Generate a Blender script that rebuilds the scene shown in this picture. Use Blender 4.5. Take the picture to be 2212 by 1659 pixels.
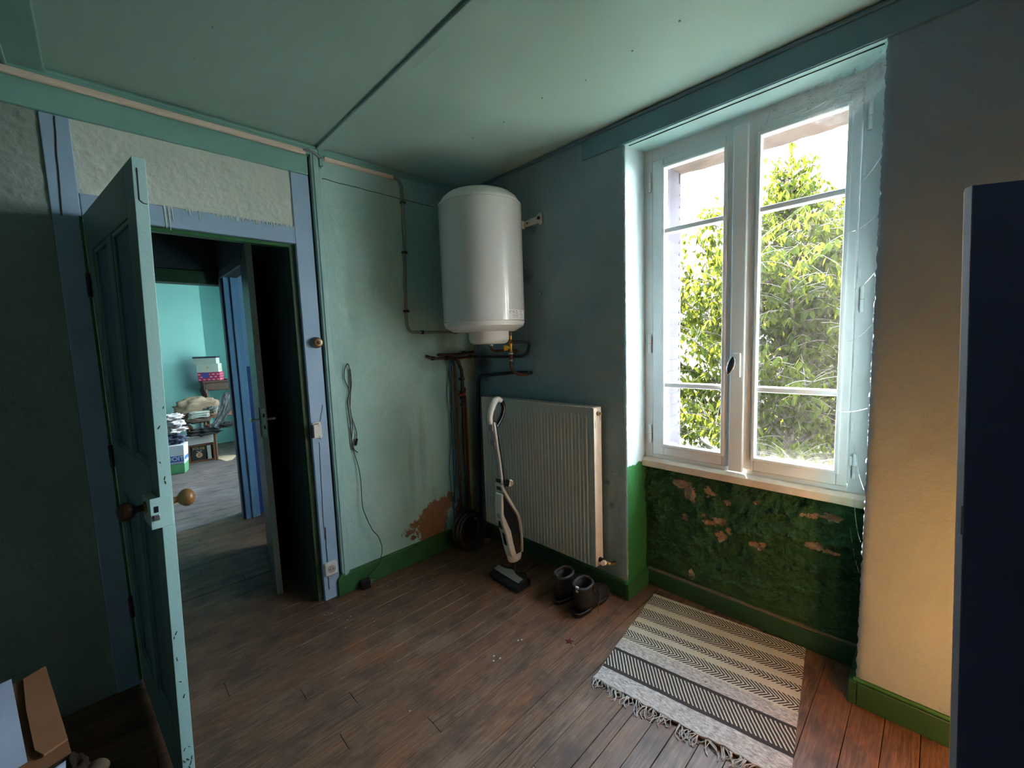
import bpy, bmesh, math, random
from math import sin, cos, pi, sqrt, radians as R, atan2, hypot
from mathutils import Vector, Matrix, noise, Euler

for o in list(bpy.data.objects): bpy.data.objects.remove(o, do_unlink=True)
S = bpy.context.scene
COL = S.collection
rnd = random.Random(7)

# ------------------------------------------------------------------ camera
CAMLOC = Vector((-1.9193, -2.3427, 1.4))
cr = Vector((0.71234533, -0.70097506, -0.03461357))
cu = Vector((0.09322135, 0.04562095, 0.99459967))
cf = Vector((0.69561046, 0.71172515, -0.09784371))
cd = bpy.data.cameras.new('camera'); cam = bpy.data.objects.new('camera', cd); COL.objects.link(cam)
cam.matrix_world = Matrix(((cr.x, cu.x, -cf.x, CAMLOC.x), (cr.y, cu.y, -cf.y, CAMLOC.y), (cr.z, cu.z, -cf.z, CAMLOC.z), (0, 0, 0, 1)))
cd.sensor_fit = 'HORIZONTAL'; cd.sensor_width = 36.0; cd.lens = 904.61 / 2212 * 36; cd.clip_start = 0.02
S.camera = cam

# ------------------------------------------------------------------ sky, sun, exposure
W = bpy.data.worlds.new('sky'); S.world = W; W.use_nodes = True
nt = W.node_tree; nt.nodes.clear()
wo = nt.nodes.new('ShaderNodeOutputWorld'); bg = nt.nodes.new('ShaderNodeBackground')
tc = nt.nodes.new('ShaderNodeTexCoord'); sp = nt.nodes.new('ShaderNodeSeparateXYZ'); rp = nt.nodes.new('ShaderNodeValToRGB')
nt.links.new(tc.outputs['Generated'], sp.inputs[0]); nt.links.new(sp.outputs['Z'], rp.inputs[0])
rp.color_ramp.elements[0].position = 0.0; rp.color_ramp.elements[0].color = (0.90, 0.96, 1.0, 1)
rp.color_ramp.elements[1].position = 0.8; rp.color_ramp.elements[1].color = (0.54, 0.77, 1.0, 1)
nt.links.new(rp.outputs[0], bg.inputs[0]); bg.inputs[1].default_value = 10.0
nt.links.new(bg.outputs[0], wo.inputs[0])

SUNDIR = Vector((-0.707, -0.707, -0.98)).normalized()
sl = bpy.data.lights.new('sun', 'SUN'); sun = bpy.data.objects.new('sun', sl); COL.objects.link(sun)
sl.energy = 29.0; sl.angle = R(0.6); sl.color = (1.0, 0.90, 0.77)
sun.rotation_euler = SUNDIR.to_track_quat('-Z', 'Y').to_euler(); sun.location = (6, 8, 9)

def portal(name, loc, rot, sx, sy):
    l = bpy.data.lights.new(name, 'AREA'); l.shape = 'RECTANGLE'; l.size = sx; l.size_y = sy
    o = bpy.data.objects.new(name, l); COL.objects.link(o); o.location = loc; o.rotation_euler = rot
    l.cycles.is_portal = True
    return o
# sky portals in the window openings (they guide sampling, they give off no light themselves)
portal('sky_portal_bedroom', (0.52, -1.7, 1.53), (0, R(90), 0), 1.5, 1.0)
portal('sky_portal_closet', (0.52, .44, 1.5), (0, R(90), 0), 1.7, 0.44)
for yy in (2.19, 2.84, 3.49, 4.14): portal('sky_portal_far', (0.52, yy, 1.5), (0, R(90), 0), 1.7, 0.48)

S.view_settings.view_transform = 'Standard'
S.view_settings.look = 'None'
S.view_settings.gamma = 1.0
S.view_settings.use_curve_mapping = False
S.view_settings.exposure = 2.2

# ------------------------------------------------------------------ helpers
WL = {}
def link(o, parent=None):
    COL.objects.link(o)
    if parent is not None: o.parent = parent
    return o
def thing(name, loc=(0, 0, 0), label=None, cat=None, group=None, kind=None, rot=None, parent=None):
    o = bpy.data.objects.new(name, None); link(o, parent)
    o.empty_display_size = 0.05
    pl = WL.get(parent.name, Vector()) if parent else Vector()
    o.location = Vector(loc) - pl; WL[o.name] = Vector(loc)
    if rot: o.rotation_euler = rot
    tag(o, label, cat, group, kind); return o
def tag(o, label=None, cat=None, group=None, kind=None):
    if label: o['label'] = label
    if cat: o['category'] = cat
    if group: o['group'] = group
    if kind: o['kind'] = kind
    return o

class MB:
    def __init__(s): s.v = []; s.f = []
    def add(s, vs, fs):
        b = len(s.v); s.v += [Vector(p) for p in vs]; s.f += [[i + b for i in f] for f in fs]; return s
    def box(s, x0, x1, y0, y1, z0, z1, M=None):
        vs = [Vector(p) for p in ((x0,y0,z0),(x1,y0,z0),(x1,y1,z0),(x0,y1,z0),(x0,y0,z1),(x1,y0,z1),(x1,y1,z1),(x0,y1,z1))]
        if M: vs = [M @ p for p in vs]
        return s.add(vs, [(3,2,1,0),(4,5,6,7),(0,1,5,4),(1,2,6,5),(2,3,7,6),(3,0,4,7)])
    def tube(s, pts, r, n=8, closed=False, caps=True):
        pts = [Vector(p) for p in pts]; m = len(pts)
        rs = r if isinstance(r, (list, tuple)) else [r] * m
        up = None; rings = []
        for i in range(m):
            a = pts[i-1] if (i > 0 or closed) else pts[i]; b = pts[(i+1) % m] if (i < m-1 or closed) else pts[i]
            t = (b - a)
            if t.length < 1e-9: t = Vector((0,0,1))
            t.normalize()
            if up is None: up = Vector((0,0,1)) if abs(t.z) < .9 else Vector((1,0,0))
            e1 = up - t * up.dot(t)
            if e1.length < 1e-5: e1 = t.orthogonal()
            e1.normalize(); e2 = t.cross(e1); up = e1
            rings.append([pts[i] + (e1 * cos(2*pi*k/n) + e2 * sin(2*pi*k/n)) * rs[i] for k in range(n)])
        vs = [p for g in rings for p in g]; fs = []
        for i in range(m if closed else m-1):
            j = (i+1) % m
            for k in range(n):
                l = (k+1) % n; fs.append((i*n+k, i*n+l, j*n+l, j*n+k))
        if caps and not closed: fs += [tuple(range(n))[::-1], tuple((m-1)*n+k for k in range(n))]
        return s.add(vs, fs)
    def lathe(s, prof, n=32, M=None, caps=True):
        vs = []; fs = []
        for r, z in prof:
            for k in range(n):
                p = Vector((r*cos(2*pi*k/n), r*sin(2*pi*k/n), z)); vs.append(M @ p if M else p)
        for i in range(len(prof)-1):
            for k in range(n):
                l = (k+1) % n; fs.append((i*n+k, i*n+l, (i+1)*n+l, (i+1)*n+k))
        if caps:
            fs.append(tuple(range(n))[::-1]); fs.append(tuple((len(prof)-1)*n+k for k in range(n)))
        return s.add(vs, fs)
    def prism(s, poly, d0, d1, fn):
        """poly 2-D points, extruded; fn(a,b,d)->point"""
        n = len(poly); vs = [fn(a, b, d0) for a, b in poly] + [fn(a, b, d1) for a, b in poly]
        fs = [tuple(range(n))[::-1], tuple(range(n, 2*n))] + [(i, (i+1) % n, n+(i+1) % n, n+i) for i in range(n)]
        return s.add(vs, fs)
    def grid(s, fn, nu, nv, wrapu=False):
        vs = [fn(i/(nu), j/(nv)) for j in range(nv+1) for i in range(nu+(0 if wrapu else 1))]
        w = nu if wrapu else nu+1; fs = []
        for j in range(nv):
            for i in range(nu):
                k = (i+1) % w; fs.append((j*w+i, j*w+k, (j+1)*w+k, (j+1)*w+i))
        return s.add(vs, fs)
    def loft(s, rings, caps=True):
        n = len(rings[0]); vs = [p for g in rings for p in g]; fs = []
        for i in range(len(rings)-1):
            for k in range(n):
                l = (k+1) % n; fs.append((i*n+k, i*n+l, (i+1)*n+l, (i+1)*n+k))
        if caps: fs += [tuple(range(n))[::-1], tuple((len(rings)-1)*n+k for k in range(n))]
        return s.add(vs, fs)
    def mesh(s, name, off=Vector(), recalc=True):
        me = bpy.data.meshes.new(name); me.from_pydata([tuple(p - off) for p in s.v], [], s.f); me.validate()
        if recalc:
            bm = bmesh.new(); bm.from_mesh(me); bmesh.ops.recalc_face_normals(bm, faces=bm.faces); bm.to_mesh(me); bm.free()
        return me
    def build(s, name, mat, parent=None, smooth=False, bevel=0, seg=2, local=False, recalc=True, subd=0, origin=None, angle=40):
        off = Vector()
        if parent is not None and not local: off = WL.get(parent.name, Vector())
        elif parent is None and origin is not None: off = Vector(origin)
        me = s.mesh(name, off, recalc); o = bpy.data.objects.new(name, me); link(o, parent)
        if parent is None and origin is not None: o.location = origin
        WL[o.name] = off if parent is not None else (Vector(origin) if origin is not None else Vector())
        if mat: me.materials.append(mat)
        if smooth:
            me.polygons.foreach_set('use_smooth', [True] * len(me.polygons))
            if smooth != 'all':
                try: me.set_sharp_from_angle(angle=R(angle))
                except Exception: pass
        if bevel:
            m = o.modifiers.new('bevel', 'BEVEL'); m.width = bevel; m.segments = seg; m.limit_method = 'ANGLE'; m.angle_limit = R(35)
        if subd:
            m = o.modifiers.new('subd', 'SUBSURF'); m.levels = subd; m.render_levels = subd
        return o

def vn(p, s=1.0, oct=3): return noise.fractal(Vector(p) * s, 1.0, 2.0, oct)
def smoothpath(pts, k=4):
    P = [Vector(p) for p in pts]; out = []
    for i in range(len(P)-1):
        p0 = P[max(i-1,0)]; p1 = P[i]; p2 = P[i+1]; p3 = P[min(i+2,len(P)-1)]
        for j in range(k):
            t = j/k; out.append(.5*((2*p1)+(p2-p0)*t+(2*p0-5*p1+4*p2-p3)*t*t+(3*p1-p0-3*p2+p3)*t**3))
    out.append(P[-1]); return out
def copy_tree(o, parent=None):
    c = o.copy(); link(c, parent); WL[c.name] = WL.get(o.name, Vector())
    for ch in list(o.children): copy_tree(ch, c)
    return c

# ------------------------------------------------------------------ materials
def N(t, typ, **kw):
    n = t.nodes.new(typ)
    for k, v in kw.items():
        if k in n.inputs: n.inputs[k].default_value = v
        else: setattr(n, k, v)
    return n
def base(name):
    m = bpy.data.materials.new(name); m.use_nodes = True; t = m.node_tree
    b = t.nodes['Principled BSDF']; return m, t, b
def c4(c): return (c[0], c[1], c[2], 1)
def mixc(t, fac, a, b):
    n = t.nodes.new('ShaderNodeMix'); n.data_type = 'RGBA'
    for sock, val in ((n.inputs[0], fac), (n.inputs[6], a), (n.inputs[7], b)):
        if hasattr(val, 'is_output') or isinstance(val, bpy.types.NodeSocket): t.links.new(val, sock)
        else: sock.default_value = c4(val) if isinstance(val, (tuple, list)) else val
    return n.outputs[2]
def math_(t, op, a, b=None, c=None):
    n = t.nodes.new('ShaderNodeMath'); n.operation = op
    for i, v in enumerate((a, b, c)):
        if v is None: continue
        if isinstance(v, bpy.types.NodeSocket): t.links.new(v, n.inputs[i])
        else: n.inputs[i].default_value = v
    return n.outputs[0]
def ramp(t, src, p0, p1, inv=False):
    n = t.nodes.new('ShaderNodeMapRange'); n.clamp = True
    n.inputs[1].default_value = p0; n.inputs[2].default_value = p1
    n.inputs[3].default_value = 1.0 if inv else 0.0; n.inputs[4].default_value = 0.0 if inv else 1.0
    t.links.new(src, n.inputs[0]); return n.outputs[0]
def pos(t): return t.nodes.new('ShaderNodeNewGeometry').outputs['Position']
def noise_(t, vec, scale, detail=4, rough=.55, dist=0):
    n = N(t, 'ShaderNodeTexNoise'); n.inputs['Scale'].default_value = scale; n.inputs['Detail'].default_value = detail
    n.inputs['Roughness'].default_value = rough; n.inputs['Distortion'].default_value = dist
    if vec is not None: t.links.new(vec, n.inputs['Vector'])
    return n.outputs['Fac']
def scalev(t, vec, s):
    n = t.nodes.new('ShaderNodeMapping'); n.inputs['Scale'].default_value = s; t.links.new(vec, n.inputs['Vector']); return n.outputs[0]
def bump(t, b, h, strength=.3, dist=.01):
    n = t.nodes.new('ShaderNodeBump'); n.inputs['Strength'].default_value = strength; n.inputs['Distance'].default_value = dist
    t.links.new(h, n.inputs['Height']); t.links.new(n.outputs[0], b.inputs['Normal'])
def pm(name, c1, c2=None, scale=6, rough=.55, bs=0, bscale=80, spec=.4, metal=0, coat=0, detail=4, objc=False):
    m, t, b = base(name)
    b.inputs['Roughness'].default_value = rough; b.inputs['Metallic'].default_value = metal
    b.inputs['Specular IOR Level'].default_value = spec
    if coat: b.inputs['Coat Weight'].default_value = coat; b.inputs['Coat Roughness'].default_value = .03
    P = t.nodes.new('ShaderNodeTexCoord').outputs['Object'] if objc else pos(t)
    c2 = c2 or tuple(x * .86 for x in c1)
    f = ramp(t, noise_(t, P, scale, detail), .3, .7)
    t.links.new(mixc(t, f, c1, c2), b.inputs['Base Color'])
    if bs: bump(t, b, noise_(t, P, bscale, 4), bs, .006)
    return m

M = {}
M['ceil'] = pm('ceiling_paint', (.40, .60, .54), (.36, .55, .50), 2.5, .45, .12, 14)
M['ceil_trim'] = pm('ceiling_trim_paint', (.27, .48, .43), (.22, .41, .37), 5, .45, .1, 60)
M['teal'] = pm('teal_paint', (.25, .50, .44), (.20, .43, .38), 4, .42, .12, 90)
M['paleteal'] = pm('pale_teal_paint', (.40, .62, .60), (.33, .54, .53), 4, .4, .12, 90)
M['post'] = pm('blue_post_paint', (.36, .52, .70), (.315, .465, .64), 5, .42, .1, 70)
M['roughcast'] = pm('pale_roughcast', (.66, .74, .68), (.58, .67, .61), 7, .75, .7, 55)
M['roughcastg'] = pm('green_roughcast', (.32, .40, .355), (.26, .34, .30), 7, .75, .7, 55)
M['green'] = pm('green_gloss_paint', (.035, .16, .055), (.025, .12, .04), 9, .4, .15, 60)
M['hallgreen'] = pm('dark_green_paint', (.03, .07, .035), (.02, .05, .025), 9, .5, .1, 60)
M['doorface'] = pm('door_teal_paint', (.13, .26, .25), (.10, .21, .21), 4, .45, .12, 60)
M['doorpanel'] = pm('door_panel_blue', (.08, .16, .24), (.06, .13, .20), 4, .45, .12, 60)
M['dark'] = pm('dark_void_paint', (.03, .035, .04), None, 4, .7)
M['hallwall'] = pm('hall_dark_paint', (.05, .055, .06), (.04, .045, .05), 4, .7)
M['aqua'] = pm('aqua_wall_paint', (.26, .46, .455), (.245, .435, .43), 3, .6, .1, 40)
M['cream'] = pm('cream_plastic', (.86, .72, .60), (.80, .66, .55), 8, .4)
M['white'] = pm('white_enamel', (.64, .655, .64), (.62, .635, .62), 3, .25, 0, 60, .5, 0, 1.0)
M['whiteplastic'] = pm('white_plastic', (.74, .74, .71), (.70, .70, .67), 5, .3)
M['radiator'] = pm('radiator_enamel', (.47, .56, .55), (.42, .51, .50), 4, .3)
M['radside'] = pm('radiator_side_enamel', (.74, .68, .58), (.66, .58, .48), 12, .35)
M['winpaint'] = pm('window_paint', (.70, .74, .76), (.63, .68, .71), 9, .4, .1, 70)
M['sillpaint'] = pm('sill_paint', (.62, .56, .48), (.50, .42, .33), 14, .5, .12, 60)
M['stone'] = pm('lintel_stone', (.19, .15, .14), (.15, .115, .105), 10, .95, .3, 40, .0)
M['shutter'] = pm('shutter_paint', (.092, .086, .100), (.072, .064, .072), 7, .95, .1, 60, .0)
M['black'] = pm('black_plastic', (.012, .012, .014), None, 5, .35)
M['blackcable'] = pm('black_cable', (.012, .012, .013), None, 5, .45)
M['greyplastic'] = pm('grey_plastic', (.25, .26, .27), None, 5, .35)
M['conduit'] = pm('grey_conduit', (.22, .26, .25), (.18, .22, .21), 12, .5)
M['copper'] = pm('old_copper', (.20, .085, .045), (.06, .04, .03), 30, .4, .1, 120, .5, .7)
M['darkpipe'] = pm('dark_pipe', (.045, .04, .04), (.03, .026, .026), 20, .45, .1, 90, .4, .4)
M['pipe_paint'] = pm('painted_pipe', (.035, .05, .06), (.025, .035, .045), 12, .5)
M['brass'] = pm('brass', (.55, .36, .12), (.40, .25, .08), 20, .3, 0, 60, .5, .9)
M['steel'] = pm('steel', (.5, .5, .5), None, 20, .28, 0, 60, .5, .9)
M['yellow'] = pm('yellow_plastic', (.72, .45, .03), None, 6, .4)
M['red'] = pm('red_paint', (.42, .02, .03), None, 6, .4)
M['bluecap'] = pm('blue_plastic', (.03, .13, .45), None, 6, .4)
M['bluewire'] = pm('blue_wire', (.045, .12, .17), (.03, .08, .12), 30, .5)
M['greywire'] = pm('grey_wire', (.12, .17, .17), None, 30, .5)
M['woodknob'] = pm('worn_wood_knob', (.28, .13, .045), (.20, .09, .03), 30, .35)
M['darkknob'] = pm('dark_wood_knob', (.06, .022, .012), None, 30, .35)
M['bakelite'] = pm('old_bakelite_brass', (.34, .21, .09), (.22, .12, .05), 25, .35, 0, 60, .5, .4)
M['navy'] = pm('navy_wardrobe_paint', (.14, .155, .30), (.12, .135, .26), 4, .5, .06, 60)
M['navyedge'] = pm('grey_lilac_edge', (.30, .29, .34), None, 10, .5)
M['wardwood'] = pm('orange_bounce_wood', (.86, .37, .085), (.78, .31, .06), 8, .5)  # unseen wardrobe faces, orange deepened to bounce warm light onto the wall
M['leather'] = pm('black_leather', (.016, .015, .015), (.024, .022, .021), 22, .38, .25, 160)
M['leatherlight'] = pm('worn_black_leather', (.035, .032, .030), (.05, .045, .04), 30, .5, .3, 160)
M['sole'] = pm('black_rubber', (.010, .010, .010), None, 20, .6)
M['lace'] = pm('grey_lace', (.11, .10, .09), None, 60, .8)
M['kraft'] = pm('kraft_paper', (.22, .095, .045), (.17, .072, .034), 9, .7, .1, 60)
M['paperblue'] = pm('bluish_white_paper', (.42, .47, .60), (.36, .41, .54), 6, .6, .15, 14)
M['paper'] = pm('white_paper', (.66, .64, .62), None, 6, .7)
M['card'] = pm('brown_card', (.022, .015, .010), (.016, .011, .007), 12, .8, .1, 60)
M['grey_dish'] = pm('pale_dish', (.30, .28, .26), None, 12, .5)
M['card'].node_tree.nodes['Principled BSDF'].inputs['Specular IOR Level'].default_value = .08
M['hose'] = pm('black_hose', (.016, .016, .016), None, 12, .5)
M['wood'] = pm('dark_wood', (.045, .014, .007), (.03, .010, .005), 14, .6)
M['woodleg'] = pm('reddish_wood', (.15, .055, .024), (.10, .036, .015), 14, .45)
M['star'] = pm('dark_red_sticker', (.10, .012, .016), None, 10, .6)
M['curl'] = pm('white_flake', (.55, .55, .52), None, 10, .8)
M['star'].node_tree.nodes['Principled BSDF'].inputs['Specular IOR Level'].default_value = .2

def plaster(name, c1, c2, extra=None, bs=.35, bscale=30, sc=3.0, pn=34, pa=1.0):
    """painted plaster; reads float attributes: peel (bare plaster), dirt (soot), pale (worn chalky paint)"""
    m, t, b = base(name); P = pos(t); b.inputs['Roughness'].default_value = .62
    b.inputs['Specular IOR Level'].default_value = .25
    f = ramp(t, noise_(t, P, sc, 5), .32, .68)
    col = mixc(t, f, c1, c2)
    fine = noise_(t, P, 22, 6, .65)
    def att(nm): 
        n = t.nodes.new('ShaderNodeAttribute'); n.attribute_name = nm; return n.outputs['Fac']
    pale = ramp(t, math_(t, 'ADD', math_(t, 'MULTIPLY', att('pale'), 1.0), math_(t, 'MULTIPLY', math_(t, 'SUBTRACT', fine, .5), .9)), .25, .95)
    col = mixc(t, math_(t, 'MULTIPLY', pale, .6), col, tuple(min(1, x * 1.25 + .05) for x in c1))
    dirt = ramp(t, math_(t, 'ADD', att('dirt'), math_(t, 'MULTIPLY', math_(t, 'SUBTRACT', fine, .5), .5)), .1, 1.0)
    col = mixc(t, dirt, col, (.03, .03, .03))
    pe = math_(t, 'ADD', att('peel'), math_(t, 'MULTIPLY', math_(t, 'SUBTRACT', noise_(t, P, pn, 6, .65), .5), pa * 1.9))
    peel = ramp(t, pe, .49, .52)
    pc = mixc(t, ramp(t, fine, .35, .65), extra or (.30, .17, .10), tuple(x * .72 for x in (extra or (.30, .17, .10))))
    col = mixc(t, peel, col, pc)
    # small pits
    v = t.nodes.new('ShaderNodeTexVoronoi'); v.inputs['Scale'].default_value = 9; t.links.new(P, v.inputs['Vector'])
    pit = ramp(t, v.outputs['Distance'], .018, .03, True)
    col = mixc(t, math_(t, 'MULTIPLY', pit, .6), col, (.08, .08, .07))
    t.links.new(col, b.inputs['Base Color'])
    h = math_(t, 'SUBTRACT', math_(t, 'ADD', noise_(t, P, bscale, 5, .6), math_(t, 'MULTIPLY', noise_(t, P, bscale * 4, 3), .3)), math_(t, 'MULTIPLY', peel, .55))
    bump(t, b, h, bs, .012)
    return m
M['wall_plaster'] = plaster('green_wall_plaster', (.43, .66, .62), (.345, .58, .555))
M['wall_blue'] = plaster('blue_wall_plaster', (.22, .32, .36), (.17, .27, .31), bs=.3)
M['wall_bare'] = M['wall_blue']
M['wall_panel'] = plaster('green_peeling_plaster', (.030, .115, .052), (.022, .080, .040), (.36, .27, .22), bs=1.0, bscale=40, pn=48, pa=1.15)

def wall_window_mat():
    """window wall: blue paint, pale blue reveal above and green reveal below"""
    m, t, b = base('window_wall_paint'); b.inputs['Roughness'].default_value = .6; b.inputs['Specular IOR Level'].default_value = .25
    g = t.nodes.new('ShaderNodeNewGeometry'); P = g.outputs['Position']
    s = t.nodes.new('ShaderNodeSeparateXYZ'); t.links.new(P, s.inputs[0])
    ns = t.nodes.new('ShaderNodeSeparateXYZ'); t.links.new(g.outputs['True Normal'], ns.inputs[0])
    f = ramp(t, noise_(t, P, 3, 5), .32, .68)
    blue = mixc(t, f, (.28, .41, .46), (.21, .335, .39))
    pale = mixc(t, f, (.50, .64, .68), (.44, .58, .63))
    grn = mixc(t, f, (.04, .20, .055), (.032, .16, .045))
    zz = math_(t, 'ADD', s.outputs['Z'], math_(t, 'MULTIPLY', math_(t, 'SUBTRACT', noise_(t, P, 18, 3), .5), .03))
    low = ramp(t, zz, .722, .728, True)
    rev = mixc(t, low, pale, grn)
    isr = ramp(t, s.outputs['X'], .004, .008)
    col = mixc(t, isr, blue, rev)
    v = t.nodes.new('ShaderNodeTexVoronoi'); v.inputs['Scale'].default_value = 8; t.links.new(P, v.inputs['Vector'])
    col = mixc(t, math_(t, 'MULTIPLY', ramp(t, v.outputs['Distance'], .02, .05, True), .55), col, (.06, .06, .06))
    t.links.new(col, b.inputs['Base Color'])
    bump(t, b, math_(t, 'ADD', noise_(t, P, 26, 5, .6), math_(t, 'MULTIPLY', noise_(t, P, 110, 3), .35)), .45, .012)
    return m
M['winwall'] = wall_window_mat()
def wall_right_mat():
    m, t, b = base('right_wall_paint'); b.inputs['Roughness'].default_value = .65; b.inputs['Specular IOR Level'].default_value = .2
    P = pos(t); f = ramp(t, noise_(t, P, 3, 5), .32, .68)
    col = mixc(t, f, (.28, .37, .49), (.24, .325, .44))
    s = t.nodes.new('ShaderNodeSeparateXYZ'); t.links.new(P, s.inputs[0])
    g = mixc(t, f, (.04, .20, .055), (.032, .16, .045))
    low = ramp(t, s.outputs['Z'], .722, .728, True)
    isr = ramp(t, s.outputs['X'], .004, .008)
    rev = mixc(t, low, (.50, .64, .68), g)
    col = mixc(t, isr, col, rev)
    v = t.nodes.new('ShaderNodeTexVoronoi'); v.inputs['Scale'].default_value = 10; t.links.new(P, v.inputs['Vector'])
    col = mixc(t, math_(t, 'MULTIPLY', ramp(t, v.outputs['Distance'], .02, .05, True), .5), col, (.10, .07, .05))
    t.links.new(col, b.inputs['Base Color'])
    bump(t, b, math_(t, 'ADD', noise_(t, P, 26, 5, .6), math_(t, 'MULTIPLY', noise_(t, P, 110, 3), .35)), .4, .012)
    return m
M['rightwall'] = wall_right_mat()

def floor_mat(name, tint=(1, 1, 1), fade=0.0):
    m, t, b = base(name); P = pos(t)
    oi = t.nodes.new('ShaderNodeObjectInfo'); rr = oi.outputs['Random']
    off = t.nodes.new('ShaderNodeCombineXYZ'); t.links.new(math_(t, 'MULTIPLY', rr, 37.0), off.inputs[0]); t.links.new(math_(t, 'MULTIPLY', rr, 11.0), off.inputs[1])
    va = t.nodes.new('ShaderNodeVectorMath'); va.operation = 'ADD'; t.links.new(P, va.inputs[0]); t.links.new(off.outputs[0], va.inputs[1])
    V = va.outputs[0]
    grain = noise_(t, scalev(t, V, (2.4, 46, 1)), 3.0, 6, .62, .9)
    fib = noise_(t, scalev(t, V, (5, 260, 1)), 2.0, 3, .6)
    blot = noise_(t, scalev(t, P, (1.0, 2.2, 1)), 2.3, 5, .6)
    blot2 = noise_(t, scalev(t, P, (1.0, 1.6, 1)), 6.0, 5, .65)
    T = lambda c: tuple(c[i] * tint[i] for i in range(3))
    a = mixc(t, ramp(t, grain, .36, .66), T((.062, .040, .029)), T((.190, .130, .094)))
    a = mixc(t, math_(t, 'MULTIPLY', ramp(t, rr, .3, 1.0), .45), a, T((.155, .085, .050)))
    a = mixc(t, math_(t, 'MULTIPLY', ramp(t, blot, .54, .70), .65), a, T((.20, .085, .034)))
    a = mixc(t, math_(t, 'MULTIPLY', ramp(t, blot2, .47, .68), .80), a, T((.045, .034, .030)))
    a = mixc(t, math_(t, 'MULTIPLY', ramp(t, noise_(t, scalev(t, P, (.8, 1.3, 1)), 3.4, 5, .6), .56, .72), .45), a, T((.25, .20, .165)))
    a = mixc(t, math_(t, 'MULTIPLY', ramp(t, fib, .50, .70), .55), a, T((.045, .032, .025)))
    # knots
    v = t.nodes.new('ShaderNodeTexVoronoi'); v.inputs['Scale'].default_value = 3.2; t.links.new(scalev(t, V, (1, 2.6, 1)), v.inputs['Vector'])
    a = mixc(t, math_(t, 'MULTIPLY', ramp(t, v.outputs['Distance'], .04, .09, True), .7), a, T((.035, .02, .014)))
    t.links.new(a, b.inputs['Base Color'])
    b.inputs['Specular IOR Level'].default_value = .4
    t.links.new(math_(t, 'ADD', math_(t, 'MULTIPLY', blot2, .35), .28), b.inputs['Roughness'])
    bump(t, b, math_(t, 'ADD', math_(t, 'MULTIPLY', grain, .7), math_(t, 'MULTIPLY', fib, .5)), .25, .004)
    return m
M['plank'] = floor_mat('worn_floorboards', (1.38, 1.12, .98))
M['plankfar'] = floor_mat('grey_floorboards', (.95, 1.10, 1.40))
M['underfloor'] = pm('dark_floor_gap', (.012, .010, .009), None, 6, .9)

def glass_mat():
    m = bpy.data.materials.new('dusty_window_glass'); m.use_nodes = True; t = m.node_tree; t.nodes.clear()
    out = t.nodes.new('ShaderNodeOutputMaterial'); tr = t.nodes.new('ShaderNodeBsdfTransparent'); tr.inputs[0].default_value = (.97, .98, .97, 1)
    gl = t.nodes.new('ShaderNodeBsdfGlossy'); gl.inputs['Roughness'].default_value = .03
    df = t.nodes.new('ShaderNodeBsdfTranslucent'); df.inputs[0].default_value = (.9, .88, .86, 1)
    fr = t.nodes.new('ShaderNodeFresnel'); fr.inputs[0].default_value = 1.45
    P = pos(t); d = noise_(t, P, 5, 5, .6)
    s = t.nodes.new('ShaderNodeSeparateXYZ'); t.links.new(P, s.inputs[0])
    at = t.nodes.new('ShaderNodeAttribute'); at.attribute_name = 'dust'
    dust = math_(t, 'ADD', math_(t, 'MULTIPLY', ramp(t, d, .3, .8), .0008), math_(t, 'MULTIPLY', at.outputs['Fac'], ramp(t, noise_(t, P, 40, 5, .7), .25, .65)))
    m1 = t.nodes.new('ShaderNodeMixShader'); t.links.new(fr.outputs[0], m1.inputs[0]); t.links.new(tr.outputs[0], m1.inputs[1]); t.links.new(gl.outputs[0], m1.inputs[2])
    m2 = t.nodes.new('ShaderNodeMixShader'); t.links.new(dust, m2.inputs[0]); t.links.new(m1.outputs[0], m2.inputs[1]); t.links.new(df.outputs[0], m2.inputs[2])
    t.links.new(m2.outputs[0], out.inputs[0]); return m
M['glass'] = glass_mat()
def veil_mat(name, op, col=(.8, .8, .8)):
    m = bpy.data.materials.new(name); m.use_nodes = True; t = m.node_tree; t.nodes.clear()
    out = t.nodes.new('ShaderNodeOutputMaterial'); tr = t.nodes.new('ShaderNodeBsdfTransparent')
    df = t.nodes.new('ShaderNodeBsdfDiffuse'); df.inputs[0].default_value = c4(col)
    tl = t.nodes.new('ShaderNodeBsdfTranslucent'); tl.inputs[0].default_value = c4(col)
    a = t.nodes.new('ShaderNodeMixShader'); a.inputs[0].default_value = .5; t.links.new(df.outputs[0], a.inputs[1]); t.links.new(tl.outputs[0], a.inputs[2])
    mx = t.nodes.new('ShaderNodeMixShader'); f = ramp(t, noise_(t, pos(t), 30, 5, .7), .3, .75)
    t.links.new(math_(t, 'MULTIPLY', f, op), mx.inputs[0]); t.links.new(tr.outputs[0], mx.inputs[1]); t.links.new(a.outputs[0], mx.inputs[2])
    t.links.new(mx.outputs[0], out.inputs[0]); return m
M['veil'] = veil_mat('cobweb_veil', .42)
M['silk'] = veil_mat('cobweb_silk', .9)
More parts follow.
